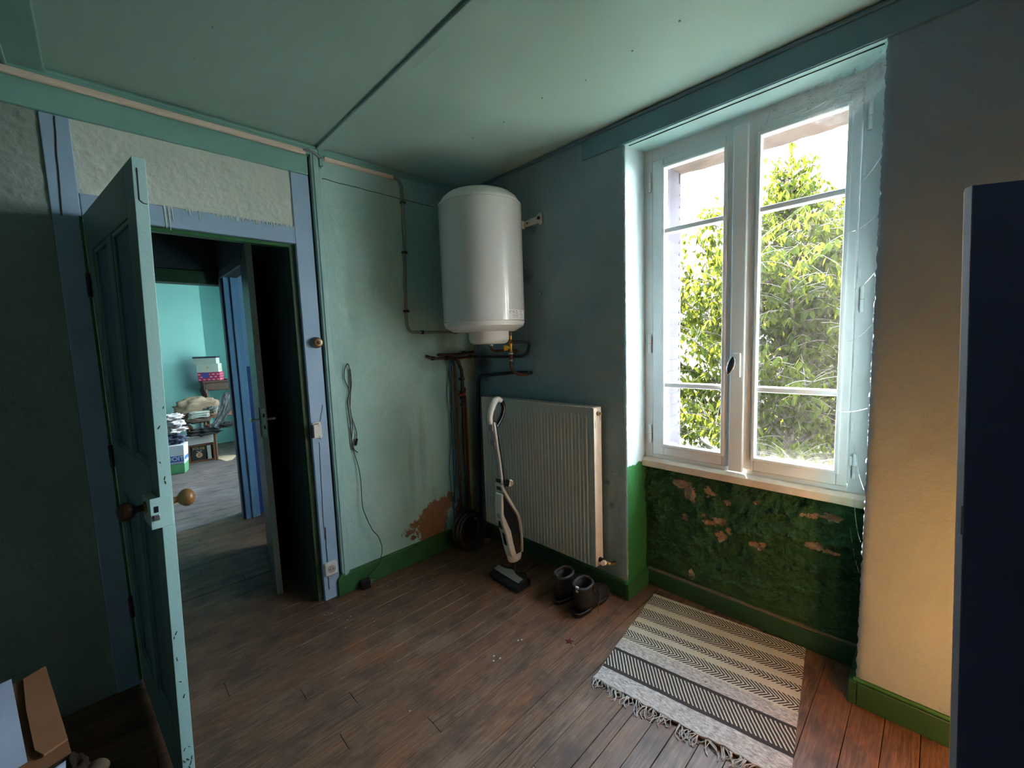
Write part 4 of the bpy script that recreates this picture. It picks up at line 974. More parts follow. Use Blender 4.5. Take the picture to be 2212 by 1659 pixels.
MB().tube([(-.917, -.013, .843), (-.906, -.013, .882)], [.0065, .0065], 8).build('jack', M['black'], ch, smooth=True)
MB().tube([(-.928, -.0, 1.314), (-.928, -.022, 1.316)], .0015, 6).build('nail', M['steel'], ch)
Ma = Matrix.Translation((-.932, -.050, .0)) @ Euler((0, 0, R(-12))).to_matrix().to_4x4()
ad = MB().box(-.026, .026, -.016, .022, .0, .052, Ma).build('adapter_body', M['black'], ch, bevel=.004)
for zz in (.020, .034): MB().tube([Ma @ Vector((.026, .004, zz)), Ma @ Vector((.046, .004, zz))], .0025, 6).build('prong', M['steel'], ad, smooth=True)
MB().box(.026, .030, -.008, .014, .010, .044, Ma).build('plug_face', M['greyplastic'], ad, bevel=.002)
o = MB().tube([(-.655, -.0, 1.685) , (-.655, -.001, 1.685)], .001, 4)
sc_ = MB().tube([(.0, -.655, 1.685), (-.012, -.655, 1.685)], .008, 12).build('wall_screw', M['steel'], None, smooth=True, origin=(0, -.655, 1.685)); tag(sc_, 'old screw plug in the window wall right of the water heater', 'screw')

# ================================================================== RADIATOR
rd = thing('radiator', (-.065, -.63, .165), 'tall ribbed grey panel radiator under the water heater', 'radiator')
Y0, Y1, Z0, Z1 = -1.080, -.182, .165, 1.040
# corrugated front: ribs die out towards top and bottom
nr = 34; per = (Y1 - Y0 - .05)/nr
def rf(u, v):
    yy = Y0 + (Y1 - Y0)*u; z = Z0 + (Z1 - Z0)*v
    t = (yy - Y0 - .025)/per; k = 0
    if 0 < t < nr:
        s = t % 1.0; k = 1.0 if .30 < s < .70 else max(0, 1 - (abs(s-.5)-.20)/.14)
    e = min(1, max(0, (z - Z0 - .022)/.02))*min(1, max(0, (Z1 - .03 - z)/.02))
    edge = min(1, min(u, 1-u)*60)*min(1, min(v, 1-v)*60)
    return Vector((-.0965 + .006*k*e - .0035*edge*.0, yy, z))
us = []
mb = MB()
NU = nr*8
mb.grid(rf, NU, 24); mb.build('front_panel', M['radiator'], rd, smooth=True, angle=25)
MB().box(-.088, -.080, Y0, Y1, Z0, Z1).build('front_core', M['radiator'], rd, bevel=.003)
MB().box(-.040, -.030, Y0, Y1, Z0, Z1 - .006).build('back_panel', M['radiator'], rd, bevel=.003)
for y0, y1 in ((Y0 - .006, Y0), (Y1, Y1 + .006)):
    MB().box(-.099, -.030, y0, y1, Z0 + .002, Z1 + .004).build('side_cover', M['radside'], rd, bevel=.002)
tg = MB().box(-.0985, -.032, Y0, Y1, Z1 + .001, Z1 + .005)
tg.build('top_grille', M['radside'], rd, bevel=.001)
for k in range(26):
    yy = Y0 + .03 + k*(Y1 - Y0 - .06)/25
    MB().box(-.088, -.042, yy - .010, yy + .010, Z1 + .0045, Z1 + .0062).build('grille_slot', M['dark'] if False else M['greyplastic'], rd)
MB().tube([(-.064, Y0 - .006, 1.012), (-.064, Y0 - .016, 1.012)], .012, 14).build('bleed_collar', M['greyplastic'], rd, smooth=True)
MB().tube([(-.064, Y0 - .014, 1.012), (-.064, Y0 - .030, 1.012)], .006, 10).build('bleed_valve', M['brass'], rd, smooth=True)
for zz in (.965, .975): pass
for xx, zz in ((-.088, .955), (-.042, .985)): MB().box(xx - .0015, xx + .0015, Y0 - .0068, Y0 - .005, zz - .02, zz + .02).build('cover_slot', M['greyplastic'], rd)
MB().tube([(-.064, Y1 + .004, 1.010), (-.064, Y1 + .038, 1.010)], .0115, 12).build('end_knob', M['cream'], rd, smooth=True)
vv = MB().tube([(-.064, Y0 - .004, .200), (-.064, Y0 - .028, .200)], .013, 12).build('valve_tail', M['darkpipe'], rd, smooth=True)
MB().tube([(-.064, Y0 - .022, .200), (-.060, Y0 - .062, .192)], .010, 12).build('valve_body', M['brass'], vv, smooth=True)
MB().tube([(-.074, Y0 - .044, .198), (-.098, Y0 - .048, .206)], .013, 12).build('valve_cap', M['cream'], vv, smooth=True)
MB().tube(smoothpath([(-.060, Y0 - .058, .192), (-.050, Y0 - .064, .188), (-.030, Y0 - .066, .182), (-.001, Y0 - .066, .178)]), .008, 10).build('valve_pipe', M['brass'], vv, smooth=True)
for yy in (-.30, -.95): MB().box(-.03, -.001, yy - .02, yy + .02, .30, .95).build('wall_hook', M['greyplastic'], rd)

# ================================================================== VACUUM CLEANER
vcn = thing('stick_vacuum', (-.29, -.615, 0), 'white and black cordless stick vacuum standing in front of the radiator', 'vacuum cleaner')
wv = pm('vac_white', (.68, .67, .64), (.64, .63, .60), 8, .22, 0, 60, .5, 0, .3)
wg = pm('vac_grey', (.30, .31, .31), None, 8, .3)
sm = pm('vac_smoked_bin', (.030, .026, .026), (.05, .042, .04), 9, .08, 0, 60, .5, 0, .6)
ya, yb_ = -.640, -.580; ym = (ya + yb_)/2
def px_(poly, y0, y1, name, mat, b=.004, parent=vcn, seg=3): return MB().prism(poly, y0, y1, lambda a, c, d: Vector((a, d, c))).build(name, mat, parent, bevel=b, seg=seg)
def band(line, w, y0, y1, name, mat, b=.004, parent=vcn):
    """strip of width w to the +x side of a polyline"""
    P = [Vector(q) for q in line]; off = []
    for i, q in enumerate(P):
        t = (P[min(i+1, len(P)-1)] - P[max(i-1, 0)]).normalized(); n_ = Vector((-t.y, t.x)); 
        if n_.x < 0: n_ = -n_
        off.append(q + n_*w)
    return px_([tuple(q) for q in P] + [tuple(q) for q in off[::-1]], y0, y1, name, mat, b, parent)
# wand
rid = [(-.402, .965), (-.392, .90), (-.382, .82), (-.368, .727), (-.357, .62), (-.352, .545)]
band(rid, .016, ya + .006, yb_ - .006, 'wand_front', wv, .006)
band([(x + .014, z) for x, z in rid], .014, ya + .009, yb_ - .009, 'wand_back', M['black'], .004)
band([(x - .003, z) for x, z in rid[:5]], .004, ya + .018, yb_ - .016, 'wand_inlay', wg, .001)
for z, x, hh, m in ((.935, -.402, .020, wg), (.845, -.390, .016, M['greyplastic']), (.62, -.361, .011, M['black']), (.575, -.358, .012, M['black'])):
    px_([(x - .005, z - hh), (x - .005, z + hh), (x + .006, z + hh), (x + .006, z - hh)], ya + .014, yb_ - .012, 'button', m, .003)
# handle loop
loop = [(-.402, .955), (-.408, .995), (-.388, 1.050), (-.358, 1.083), (-.325, 1.080), (-.303, 1.050), (-.304, 1.012), (-.330, .966), (-.365, .93), (-.385, .90)]
LP = smoothpath([(x, ym, z) for x, z in loop], 4)
kw = int(len(LP)*.46)
MB().tube(LP[:kw+1], [.014 + .006*sin(pi*k/kw) for k in range(kw+1)], 12).build('handle_grip', wv, vcn, smooth=True)
MB().tube(LP[kw:], [.0135]*(len(LP)-kw), 12).build('handle_back', pm('gloss_black', (.010, .010, .012), None, 5, .12, 0, 60, .5, 0, .5), vcn, smooth=True)
# body: white back band, white front shell, dark core and smoked bin
band([(-.368, .60), (-.350, .555), (-.318, .500), (-.284, .445), (-.246, .385), (-.232, .345), (-.224, .290), (-.220, .21), (-.222, .145)], .017, ya, yb_, 'back_shell', wv, .005)
px_([(-.352, .545), (-.330, .505), (-.284, .44), (-.244, .375), (-.228, .330), (-.222, .27), (-.300, .27), (-.330, .335), (-.352, .40)], ya + .010, yb_ - .006, 'motor_core', M['black'], .004)
px_([(-.366, .545), (-.350, .545), (-.352, .42), (-.326, .362), (-.300, .305), (-.284, .225), (-.262, .145), (-.300, .140), (-.318, .20), (-.338, .29), (-.362, .36), (-.372, .42)], ya + .002, yb_ - .002, 'front_shell', wv, .006)
px_([(-.299, .275), (-.223, .275), (-.221, .20), (-.223, .145), (-.264, .145), (-.284, .225)], ya + .004, yb_ - .004, 'dust_bin', sm, .004)
px_([(-.345, .315), (-.322, .315), (-.300, .20), (-.312, .19), (-.330, .24)], ya + .018, yb_ - .018, 'front_window', sm, .003)
px_([(-.3645, .40), (-.368, .345), (-.345, .32), (-.338, .36), (-.350, .40)], ya + .020, yb_ - .020, 'latch', M['black'], .003)
px_([(-.374, .428), (-.374, .398), (-.362, .398), (-.362, .428)], ya + .022, yb_ - .022, 'switch', wg, .002)
o = MB(); o.loft([[Vector((cx + rx*cos(a), ym + ry*sin(a), z)) for a in [2*pi*j/24 for j in range(24)]] for cx, rx, ry, z in ((-.253, .040, .022, .100), (-.254, .047, .029, .106), (-.256, .053, .032, .125), (-.258, .054, .033, .150))]).build('bin_foot', wv, vcn, smooth=True)
MB().tube([(-.342, ya - .004, .610), (-.325, ya - .018, .605)], .020, 18).build('cord_hook_stem', M['black'], vcn, smooth=True)
Mk = Matrix.Translation((-.320, ya - .018, .605)) @ Vector((-.35, -1, 0)).to_track_quat('Z', 'Y').to_matrix().to_4x4()
MB().lathe([(.021, -.004), (.022, .004), (.016, .007), (.013, .005), (.002, .005)], 24, Mk).build('front_lamp', wv, vcn, smooth=True)
# neck and floor head
MB().tube(smoothpath([(-.255, ym, .105), (-.258, ym - .002, .08), (-.262, ym - .006, .055), (-.275, ym - .01, .04)]), .017, 12).build('neck', M['black'], vcn, smooth=True)
hd_ = MB(); 
hpf = [(-.372, .004), (-.378, .018), (-.370, .036), (-.345, .050), (-.300, .056), (-.270, .050), (-.262, .030), (-.266, .004)]
hd_.prism(hpf, -.752, -.508, lambda a, c, d: Vector((a + (d + .63)*.06, d, c)))
hd = hd_.build('floor_head', M['black'], vcn, bevel=.004, seg=2)
cov = MB()
def cf2(u, v):
    d = -.740 + .220*u; w = .028 + .020*math.exp(-((u-.5)/.16)**2)
    x = -.352 + (w + .012)*v; z = .0505 + .0085*v + .004*math.exp(-((u-.5)/.16)**2)*v
    return Vector((x + (d + .63)*.06, d, z))
cov.grid(cf2, 30, 6); cov.grid(lambda u, v: cf2(u, v) - Vector((0, 0, .012)), 30, 6)
cov.build('head_cover', pm('silver_grey', (.34, .35, .35), None, 6, .25, 0, 60, .5, .3), vcn, smooth=True)
for yy in (-.672, -.585):
    MB().tube([(-.262, yy - .011, .026), (-.262, yy + .011, .026)], .025, 18).build('head_wheel', M['black'], vcn, smooth=True)
MB().tube([(-.262, -.686, .026), (-.262, -.683, .026)], .014, 14).build('wheel_hub', wg, vcn, smooth=True)
MB().tube([(-.275, ym - .045, .034), (-.275, ym + .03, .034)], .015, 12).build('pivot', M['greyplastic'], vcn, smooth=True)

# ================================================================== BOOTS
def boot(loc, rz, label, seed):
    b = thing('boot', loc, label, 'boot', 'pair of black ankle boots', rot=(0, 0, rz)); g = random.Random(seed)
    n = 24
    # rings fan round the instep pivot
    def ring(cx, cz, rx, ry, tilt, sq=1.0):
        out = []
        for j in range(n):
            a = 2*pi*j/n; ca, sa = cos(a), sin(a)
            lx = rx*math.copysign(abs(ca)**sq, ca); ly = ry*math.copysign(abs(sa)**sq, sa)
            out.append(Vector((cx + lx*cos(tilt), ly, cz + lx*sin(tilt))))
        return out
    rings = [ring(.072, .150, .056, .048, 0), ring(.070, .140, .058, .049, 0), ring(.070, .115, .057, .046, .04), ring(.072, .092, .062, .045, .16),
             ring(.078, .072, .071, .043, .34), ring(.094, .058, .077, .042, .60), ring(.120, .050, .068, .043, .90), ring(.150, .045, .055, .046, 1.18),
             ring(.185, .040, .044, .049, 1.36), ring(.222, .036, .037, .051, 1.5), ring(.255, .034, .032, .048, 1.60), ring(.278, .032, .026, .038, 1.72), ring(.292, .029, .017, .024, 1.85), ring(.297, .027, .006, .010, 1.9)]
    for i, rr in enumerate(rings):
        for p in rr:
            p.z = max(p.z, .019); q = p*1.0; p += Vector((0, 0, 0)) + .0025*Vector((vn((q.x*30, q.y*30, q.z*30 + seed)), vn((q.x*30 + 5, q.y*30, q.z*30)), .4*vn((q.x*25, q.y*25 + 9, q.z*25))))
    mb = MB().loft(rings, caps=False)
    inner = [[p*1.0 for p in rings[0]], [Vector((.072 + (p.x-.072)*.88, p.y*.88, p.z + .004)) for p in rings[0]], [Vector((.072 + (p.x-.072)*.84, p.y*.82, .10)) for p in rings[0]], [Vector((.075 + (p.x-.072)*.80, p.y*.78, .035)) for p in rings[0]]]
    mb.build('upper', M['leather'], b, smooth='all', local=True)
    MB().loft(inner, caps=False).build('lining', M['sole'], b, smooth='all', local=True)
    # padded collar
    cp = [Vector((.072 + .054*cos(a), .046*sin(a), .151 + .006*cos(a) + .002*sin(3*a))) for a in [2*pi*k/36 for k in range(36)]]
    MB().tube(cp, .0075, 8, closed=True).build('collar', M['leatherlight'], b, smooth=True, local=True)
    # sole
    out = []
    for k in range(40):
        a = 2*pi*k/40; x = .150 + .153*cos(a); w = .040 + .012*max(0, min(1, (x - .10)/.10)) - (.006 if .09 < x < .15 else 0)
        s_ = sin(a); out.append((x, w*math.copysign(abs(s_)**.75, s_)))
    MB().prism(out, 0, .020, lambda a_, c_, d_: Vector((a_, c_, d_))).build('sole', M['sole'], b, local=True, bevel=.003)
    MB().tube([(x, y_, .021) for x, y_ in out], .003, 6, closed=True).build('welt', M['leatherlight'], b, smooth=True, local=True)
    # tongue, open flaps, laces, pull tab
    MB().grid(lambda u, v: Vector((.128 + .060*v*(.3) + .012*sin(pi*u) - .010*(1-v), -.026 + .052*u, .165 - .075*v)), 8, 8).build('tongue', M['leatherlight'], b, smooth='all', local=True)
    for sg_ in (-1, 1):
        MB().grid(lambda u, v: Vector((.100 + .055*u + .020*v*u, sg_*(.044 - .012*u + .014*(1-v)*u), .148 - .075*v*(.6 + .4*u) - .012*u)), 8, 8).build('flap', M['leather'], b, smooth='all', local=True)
    for k in range(4):
        x = .142 + .016*k; z = .108 - .013*k
        MB().tube(smoothpath([(x - .006, -.034, z - .012), (x, 0, z + .008), (x + .006, .034, z - .012)]), .0022, 6).build('lace', M['lace'], b, smooth=True, local=True)
    MB().tube(smoothpath([(.150, -.030, .105), (.155, -.046, .080), (.140, -.054, .050), (.115, -.060, .022), (.100, -.070, .004)]), .0020, 6).build('lace_end', M['lace'], b, smooth=True, local=True)
    MB().box(.012, .020, -.008, .008, .128, .158).build('pull_tab', M['lace'] if seed == 1 else M['whiteplastic'], b, bevel=.002, local=True)
    return b
boot((-.305, -.968, 0), R(-3), 'black ankle boot on the left, half hidden in the radiator shadow', 1)
boot((-.318, -1.110, 0), R(3), 'black ankle boot on the right with its lace trailing down the side', 2)

# ================================================================== RUG
rug = thing('rug', (.126, -1.306, 0), 'cream and charcoal herringbone cotton rug with a fringed end', 'rug')
RO = Vector((.126, -1.306, 0)); RU = Vector((.068, -.681, 0)); RULEN = RU.length; RU = RU.normalized(); RV = Vector((-.9915, -.130, 0)).normalized()
RLEN = .715
def rug_mat():
    m, t, b = base('rug_print'); b.inputs['Roughness'].default_value = .9; b.inputs['Specular IOR Level'].default_value = .1
    uv = t.nodes.new('ShaderNodeUVMap'); s_ = t.nodes.new('ShaderNodeSeparateXYZ'); t.links.new(uv.outputs[0], s_.inputs[0])
    U, V = s_.outputs[0], s_.outputs[1]; P = pos(t)
    wob = math_(t, 'MULTIPLY', math_(t, 'SUBTRACT', noise_(t, P, 40, 3), .5), .006); U = math_(t, 'ADD', U, wob); V = math_(t, 'ADD', V, math_(t, 'MULTIPLY', wob, .6))
    def between(a, c): return math_(t, 'MULTIPLY', math_(t, 'GREATER_THAN', V, a), math_(t, 'LESS_THAN', V, c))
    def stripes(ph, per, duty): return math_(t, 'LESS_THAN', math_(t, 'FRACT', math_(t, 'DIVIDE', ph, per)), duty)
    acc = None
    for a, c in ((.024, .108), (.152, .236), (.274, .316), (.353, .421)):
        vc_ = (a + c)/2 + .004; d = math_(t, 'ABSOLUTE', math_(t, 'SUBTRACT', V, vc_))
        k = math_(t, 'MULTIPLY', between(a, c), stripes(math_(t, 'ADD', U, math_(t, 'ADD', math_(t, 'MULTIPLY', d, 1.05), 1.0)), .0158, .50))
        acc = k if acc is None else math_(t, 'MAXIMUM', acc, k)
    k = math_(t, 'MULTIPLY', between(.513, .617), stripes(math_(t, 'ADD', math_(t, 'SUBTRACT', U, math_(t, 'MULTIPLY', V, .62)), 1.0), .0150, .62)); acc = math_(t, 'MAXIMUM', acc, k)
    acc = math_(t, 'MAXIMUM', acc, between(.500, .514)); acc = math_(t, 'MAXIMUM', acc, between(.616, .634))
    fine = noise_(t, P, 160, 3, .6)
    shag = math_(t, 'MAXIMUM', between(.430, .500), math_(t, 'GREATER_THAN', V, .634))
    cream = mixc(t, ramp(t, noise_(t, P, 8, 4), .3, .7), (.64, .57, .45), (.57, .50, .39))
    sh_ = mixc(t, ramp(t, noise_(t, scalev(t, P, (1, .45, 1)), 110, 4, .7), .35, .65), (.30, .24, .21), (.66, .60, .55))
    col = mixc(t, shag, cream, sh_)
    col = mixc(t, acc, col, (.055, .045, .045))
    spot = t.nodes.new('ShaderNodeTexVoronoi'); spot.inputs['Scale'].default_value = 26; t.links.new(P, spot.inputs['Vector'])
    col = mixc(t, math_(t, 'MULTIPLY', ramp(t, spot.outputs['Distance'], .06, .10, True), math_(t, 'GREATER_THAN', noise_(t, P, 12, 2), .55)), col, (.10, .04, .025))
    t.links.new(col, b.inputs['Base Color'])
    wv_ = t.nodes.new('ShaderNodeTexWave'); wv_.inputs['Scale'].default_value = 90; t.links.new(P, wv_.inputs['Vector'])
    bump(t, b, math_(t, 'ADD', math_(t, 'MULTIPLY', fine, math_(t, 'ADD', math_(t, 'MULTIPLY', shag, 3), .4)), math_(t, 'MULTIPLY', wv_.outputs['Fac'], .15)), .5, .004)
    return m
NUr, NVr = 150, 150
def rugp(u, v, top=True):
    a = u*RULEN; c = v*RLEN; e = .006*vn((u*6, v*3, 2)) if v > .6 else .002*vn((u*9, v*2, 2))
    p = RO + RU*a + RV*(c + e) + RU*(.004*vn((v*5, u, 5)))
    z = .006 + .003*max(0, vn((u*5, v*5, 7), 1, 3)) + .006*max(0, (v - .93)/.07)*abs(vn((u*14, 1, 1)))
    if (.605 < v < .70) or v > .888: z += .0035*(noise.noise(Vector((u*150, v*150, 0)))*.5 + .6)
    return Vector((p.x, p.y, z if top else .0005))
mb = MB().grid(lambda u, v: rugp(u, v), NUr, NVr); nb_ = len(mb.v); mb.grid(lambda u, v: rugp(u, v, False), NUr, 2)
for side in (0, 1): mb.grid(lambda u, v, s=side: rugp(s, v, u > .5), 1, NVr)
mb.grid(lambda u, v: rugp(u, 0, v > .5), NUr, 1); mb.grid(lambda u, v: rugp(u, 1, v > .5), NUr, 1)
me_off = Vector((.126, -1.306, 0))
ro = mb.build('woven_body', rug_mat(), rug, smooth='all', recalc=False)
uvl = ro.data.uv_layers.new(name='UVMap')
for l in ro.data.loops:
    p = mb.v[l.vertex_index] - RO; uvl.data[l.index].uv = (p.dot(RU), p.dot(RV))
frm = pm('fringe_cotton', (.55, .50, .45), (.45, .40, .36), 60, .9)
fg = random.Random(21)
for k in range(26):
    u = (k + fg.uniform(.2, .8))/26; st_ = rugp(u, 1.0); st_.z = .008; mb = MB()
    ang = fg.uniform(-.9, .9); ln = fg.uniform(.02, .06)
    for q in range(5):
        a2 = ang + fg.uniform(-.35, .35); d = (RV*cos(a2) + RU*sin(a2)); side = Vector((-d.y, d.x, 0))
        cu_ = fg.uniform(-.02, .02); l2_ = ln*fg.uniform(.6, 1.25); s0 = st_ + RU*fg.uniform(-.008, .008)
        mb.tube(smoothpath([s0 - RV*.004, s0 + d*l2_*.35 + side*cu_*.4 + Vector((0, 0, .004)), s0 + d*l2_*.7 + side*cu_ + Vector((0, 0, -.002)), Vector((s0.x, s0.y, .0025)) + d*l2_ + side*cu_*.3], 3), .0016, 5)
    mb.build('tassel', frm, rug, smooth=True)
mb = MB(); mb.tube([rugp(k/40, 1.0) + Vector((0, 0, .002)) + RV*.003*sin(k*2.1) for k in range(41)], .0045, 6); mb.build('fringe_knots', frm, rug, smooth=True)

# star sticker and flakes on the floor
sp_ = []
for k in range(10):
    r_ = .021 if k % 2 == 0 else .0085; a = pi/2 + k*pi/5 + .2; sp_.append((-.477 + r_*cos(a), -1.191 + r_*sin(a)))
o = MB().prism(sp_, .0005, .0018, lambda a, c, d: Vector((a, c, d))).build('star_sticker', M['star'], None, origin=(-.477, -1.191, 0)); tag(o, 'small dark red star lying on the floorboards left of the rug', 'sticker')
mb = MB(); fg = random.Random(4)
for k in range(70):
    x = fg.uniform(-1.2, .1); yy = fg.choice([fg.uniform(-.3, -.03), fg.uniform(-1.3, -.1)]); 
    if x > -.02 and yy > -1.2: continue
    r_ = fg.uniform(.0012, .0035); q = [(x + r_*cos(a)*fg.uniform(.6, 1.2), yy + r_*sin(a)*fg.uniform(.6, 1.2)) for a in (0, 1.2, 2.6, 3.8, 5)]
    mb.prism(q, .0003, .0015, lambda a, c, d: Vector((a, c, d)))
for x, yy in ((-.62, -1.02), (-.635, -1.01), (-.78, -1.0), (-.80, -1.02), (-.77, -1.03)):
    mb.prism([(x + .006*cos(a), yy + .004*sin(a)) for a in (0, 1, 2, 3, 4, 5)], .0003, .0012, lambda a, c, d: Vector((a, c, d)))
o = mb.build('paint_flakes', M['curl']); tag(o, 'tiny white paint flakes scattered over the floorboards', 'debris', kind='stuff')

# ================================================================== WARDROBE WITH ITS OPEN DOOR
wa = thing('wardrobe', (-.95, -3.1, 0), 'dark navy wardrobe whose tall open door fills the right edge', 'wardrobe')
FT = Vector((-.7197, -2.3717, 1.665)); FB = Vector((-.7222, -2.420, .05)); DD = Vector((.5, -.866, 0)); DN = Vector((.866, .5, 0))
def wp(u, w, z):
    t = (z - .05)/(1.665 - .05); return Vector((*FB.lerp(FT, t).to_2d(), z)) + DD*u + DN*w
def wbox(name, u0, u1, w0, w1, z0, z1, mat, b=.002, parent=wa):
    return MB().loft([[wp(u0, w0, z), wp(u1, w0, z), wp(u1, w1, z), wp(u0, w1, z)] for z in (z0, z1)]).build(name, mat, parent, bevel=b)
wdoor = wbox('door', .002, .50, 0, .019, .05, 1.665, M['navy'])
wbox('door_edge', 0, .002, 0, .019, .05, 1.665, M['navyedge'], .0005, wdoor)
wbox('door_back', .002, .50, .019, .024, .055, 1.66, M['wardwood'], .001, wdoor)
wbox('lock_plate', -.0015, .0, .002, .012, .985, 1.045, M['greyplastic'], .0005, wdoor)
MB().box(-1.38, -.475, -3.36, -2.83, .05, .08).build('bottom', M['navy'], wa)
MB().box(-1.38, -.475, -3.36, -2.83, 1.64, 1.67).build('top', M['navy'], wa)
MB().box(-.50, -.475, -3.36, -2.83, .05, 1.66).build('side_panel', M['wardwood'], wa)
MB().box(-1.38, -1.355, -3.36, -2.83, .05, 1.66).build('side_panel', M['navy'], wa)
MB().box(-1.38, -.475, -3.37, -3.36, .05, 1.66).build('back_panel', M['navy'], wa)
MB().box(-1.355, -.93, -2.85, -2.83, .06, 1.65).build('door', M['navy'], wa)
for x, yy in ((-1.36, -3.33), (-1.36, -2.86), (-.50, -3.33), (-.50, -2.86)): MB().box(x - .018, x + .018, yy - .018, yy + .018, 0, .05).build('foot', M['navy'], wa)

# ================================================================== PILE AT THE BOTTOM LEFT
bx = thing('cardboard_box', (-2.3, -1.05, 0), 'dark cardboard box under the brown envelope at the lower left', 'box')
for d in ((-2.62, -2.615, -1.42, -.86, 0, .53), (-2.085, -2.080, -1.42, -.86, 0, .53), (-2.62, -2.08, -1.42, -1.415, 0, .53), (-2.62, -2.08, -.865, -.86, 0, .53), (-2.62, -2.08, -1.42, -.86, 0, .006)):
    MB().box(*d).build('side', M['card'], bx)
MB().box(-2.612, -2.088, -1.412, -.868, .30, .575).build('contents', M['dark'], bx)
en = thing('kraft_envelope', (-2.15, -.95, .585), 'large brown kraft envelope with a folded flap on the box', 'envelope')
EA = Vector((-2.093, -.761, .605)); EB = Vector((-2.037, -1.122, .592)); eu = (EB - EA); EL = eu.length; eu.normalize(); ew = Vector((-.93, -.36, .03)).normalized()
def ep(u, w, h): return EA + eu*u + ew*w + Vector((0, 0, h))
def esheet(name, u0, u1, w0, w1, h, mat, parent, th=.0015, bow=.0):
    mb = MB()
    mb.grid(lambda a, c: ep(u0 + (u1-u0)*a, w0 + (w1-w0)*c, h + bow*sin(pi*a)*sin(pi*c) + .002*vn((a*3, c*3, h*50))), 10, 6)
    mb.grid(lambda a, c: ep(u0 + (u1-u0)*a, w0 + (w1-w0)*c, h - th + bow*sin(pi*a)*sin(pi*c) + .002*vn((a*3, c*3, h*50))), 10, 6)
    return mb.build(name, mat, parent, smooth='all')
esheet('envelope_body', 0, EL, 0, .25, 0, M['kraft'], en, .004)
fp = [(.002, .0), (.012, .040), (.15, .046), (EL - .06, .046), (EL - .03, .036), (EL - .035, .0)]
MB().prism(fp, .003, .0075, lambda a, c, d: ep(a, c, d)).build('flap', pm('kraft_flap', (.27, .12, .057), (.22, .096, .045), 9, .7), en)
le = thing('letter', (-2.2, -.95, .6), 'bluish white paper letter lying on the brown envelope', 'paper')
esheet('sheet', -.01, EL - .035, .058, .25, .010, M['paperblue'], le, .001, .006)
o = MB().grid(lambda u, v: Vector((-2.10 + .055*u, -1.165 + .022*v + .022*u, .577 + .006*sin(pi*v))), 8, 4).build('paper_strip', M['paperblue'], None, smooth='all', origin=(-2.05, -1.15, .57)); tag(o, 'narrow rolled white paper edge below the brown envelope', 'paper')
def lump(name, c, s, mat, label, cat, seed, amp=.25, nsc=2.2, rot=0, sq=.75, **kw):
    """soft crumpled body on an ellipsoid base"""
    c = Vector(c); cR, sR = cos(rot), sin(rot)
    def f(u, v):
        a = 2*pi*u; e = pi*(v - .5); ce = cos(e); 
        sgn_ = lambda q: math.copysign(abs(q)**sq, q)
        d = Vector((sgn_(ce)*sgn_(cos(a)), sgn_(ce)*sgn_(sin(a)), sgn_(sin(e))))
        k = 1 + amp*(noise.turbulence(d*nsc + Vector((seed*3.1, seed, 0)), 4, False) - .45)
        p = Vector((d.x*s[0]*k, d.y*s[1]*k, d.z*s[2]*k)); return c + Vector((p.x*cR - p.y*sR, p.x*sR + p.y*cR, p.z))
    o = MB().grid(f, 40, 24, True).build(name, mat, kw.get('parent'), smooth='all', origin=tuple(c - Vector((0, 0, s[2]))) if not kw.get('parent') else None)
    if label: tag(o, label, cat, kw.get('group'))
    return o
lump('leather_pouch', (-2.045, -1.08, .50), (.030, .055, .045), M['card'], 'dark brown pouch beside the brown envelope', 'pouch', 4)
o = MB().tube([(-2.020, -1.20, .545), (-2.000, -1.145, .545)], .018, 14).build('card_roll', pm('tan_card', (.07, .045, .024), None, 12, .8), None, smooth=True, origin=(-2.01, -1.17, .53)); tag(o, 'short tan card roll at the bottom left corner pile', 'roll')

# ================================================================== FAR ROOM
dk = thing('writing_desk', (-.72, 4.9, 0), 'dark wooden desk with drawers against the aqua wall in the far room', 'desk')
MB().box(-.955, -.30, 4.66, 4.98, 1.000, 1.022).build('top', M['wood'], dk, bevel=.004)
MB().box(-.94, -.32, 4.68, 4.97, .885, 1.000).build('apron', M['wood'], dk, bevel=.003)
MB().box(-.925, -.62, 4.672, 4.682, .90, .985).build('drawer', M['wood'], dk, bevel=.003)
for x, yy in ((-.93, 4.69), (-.33, 4.69), (-.93, 4.95), (-.33, 4.95)):
    MB().tube(smoothpath([(x, yy, .90), (x + .015, yy - .01, .75), (x - .005, yy, .40), (x, yy, 0)]), [.028, .026, .024, .022, .021, .020, .019, .018, .018, .018, .018, .018, .020], 10).build('leg', M['wood'], dk, smooth=True)
MB().box(-.945, -.925, 4.675, 4.69, .80, 1.0).build('carved_pilaster', M['wood'], dk, bevel=.003)
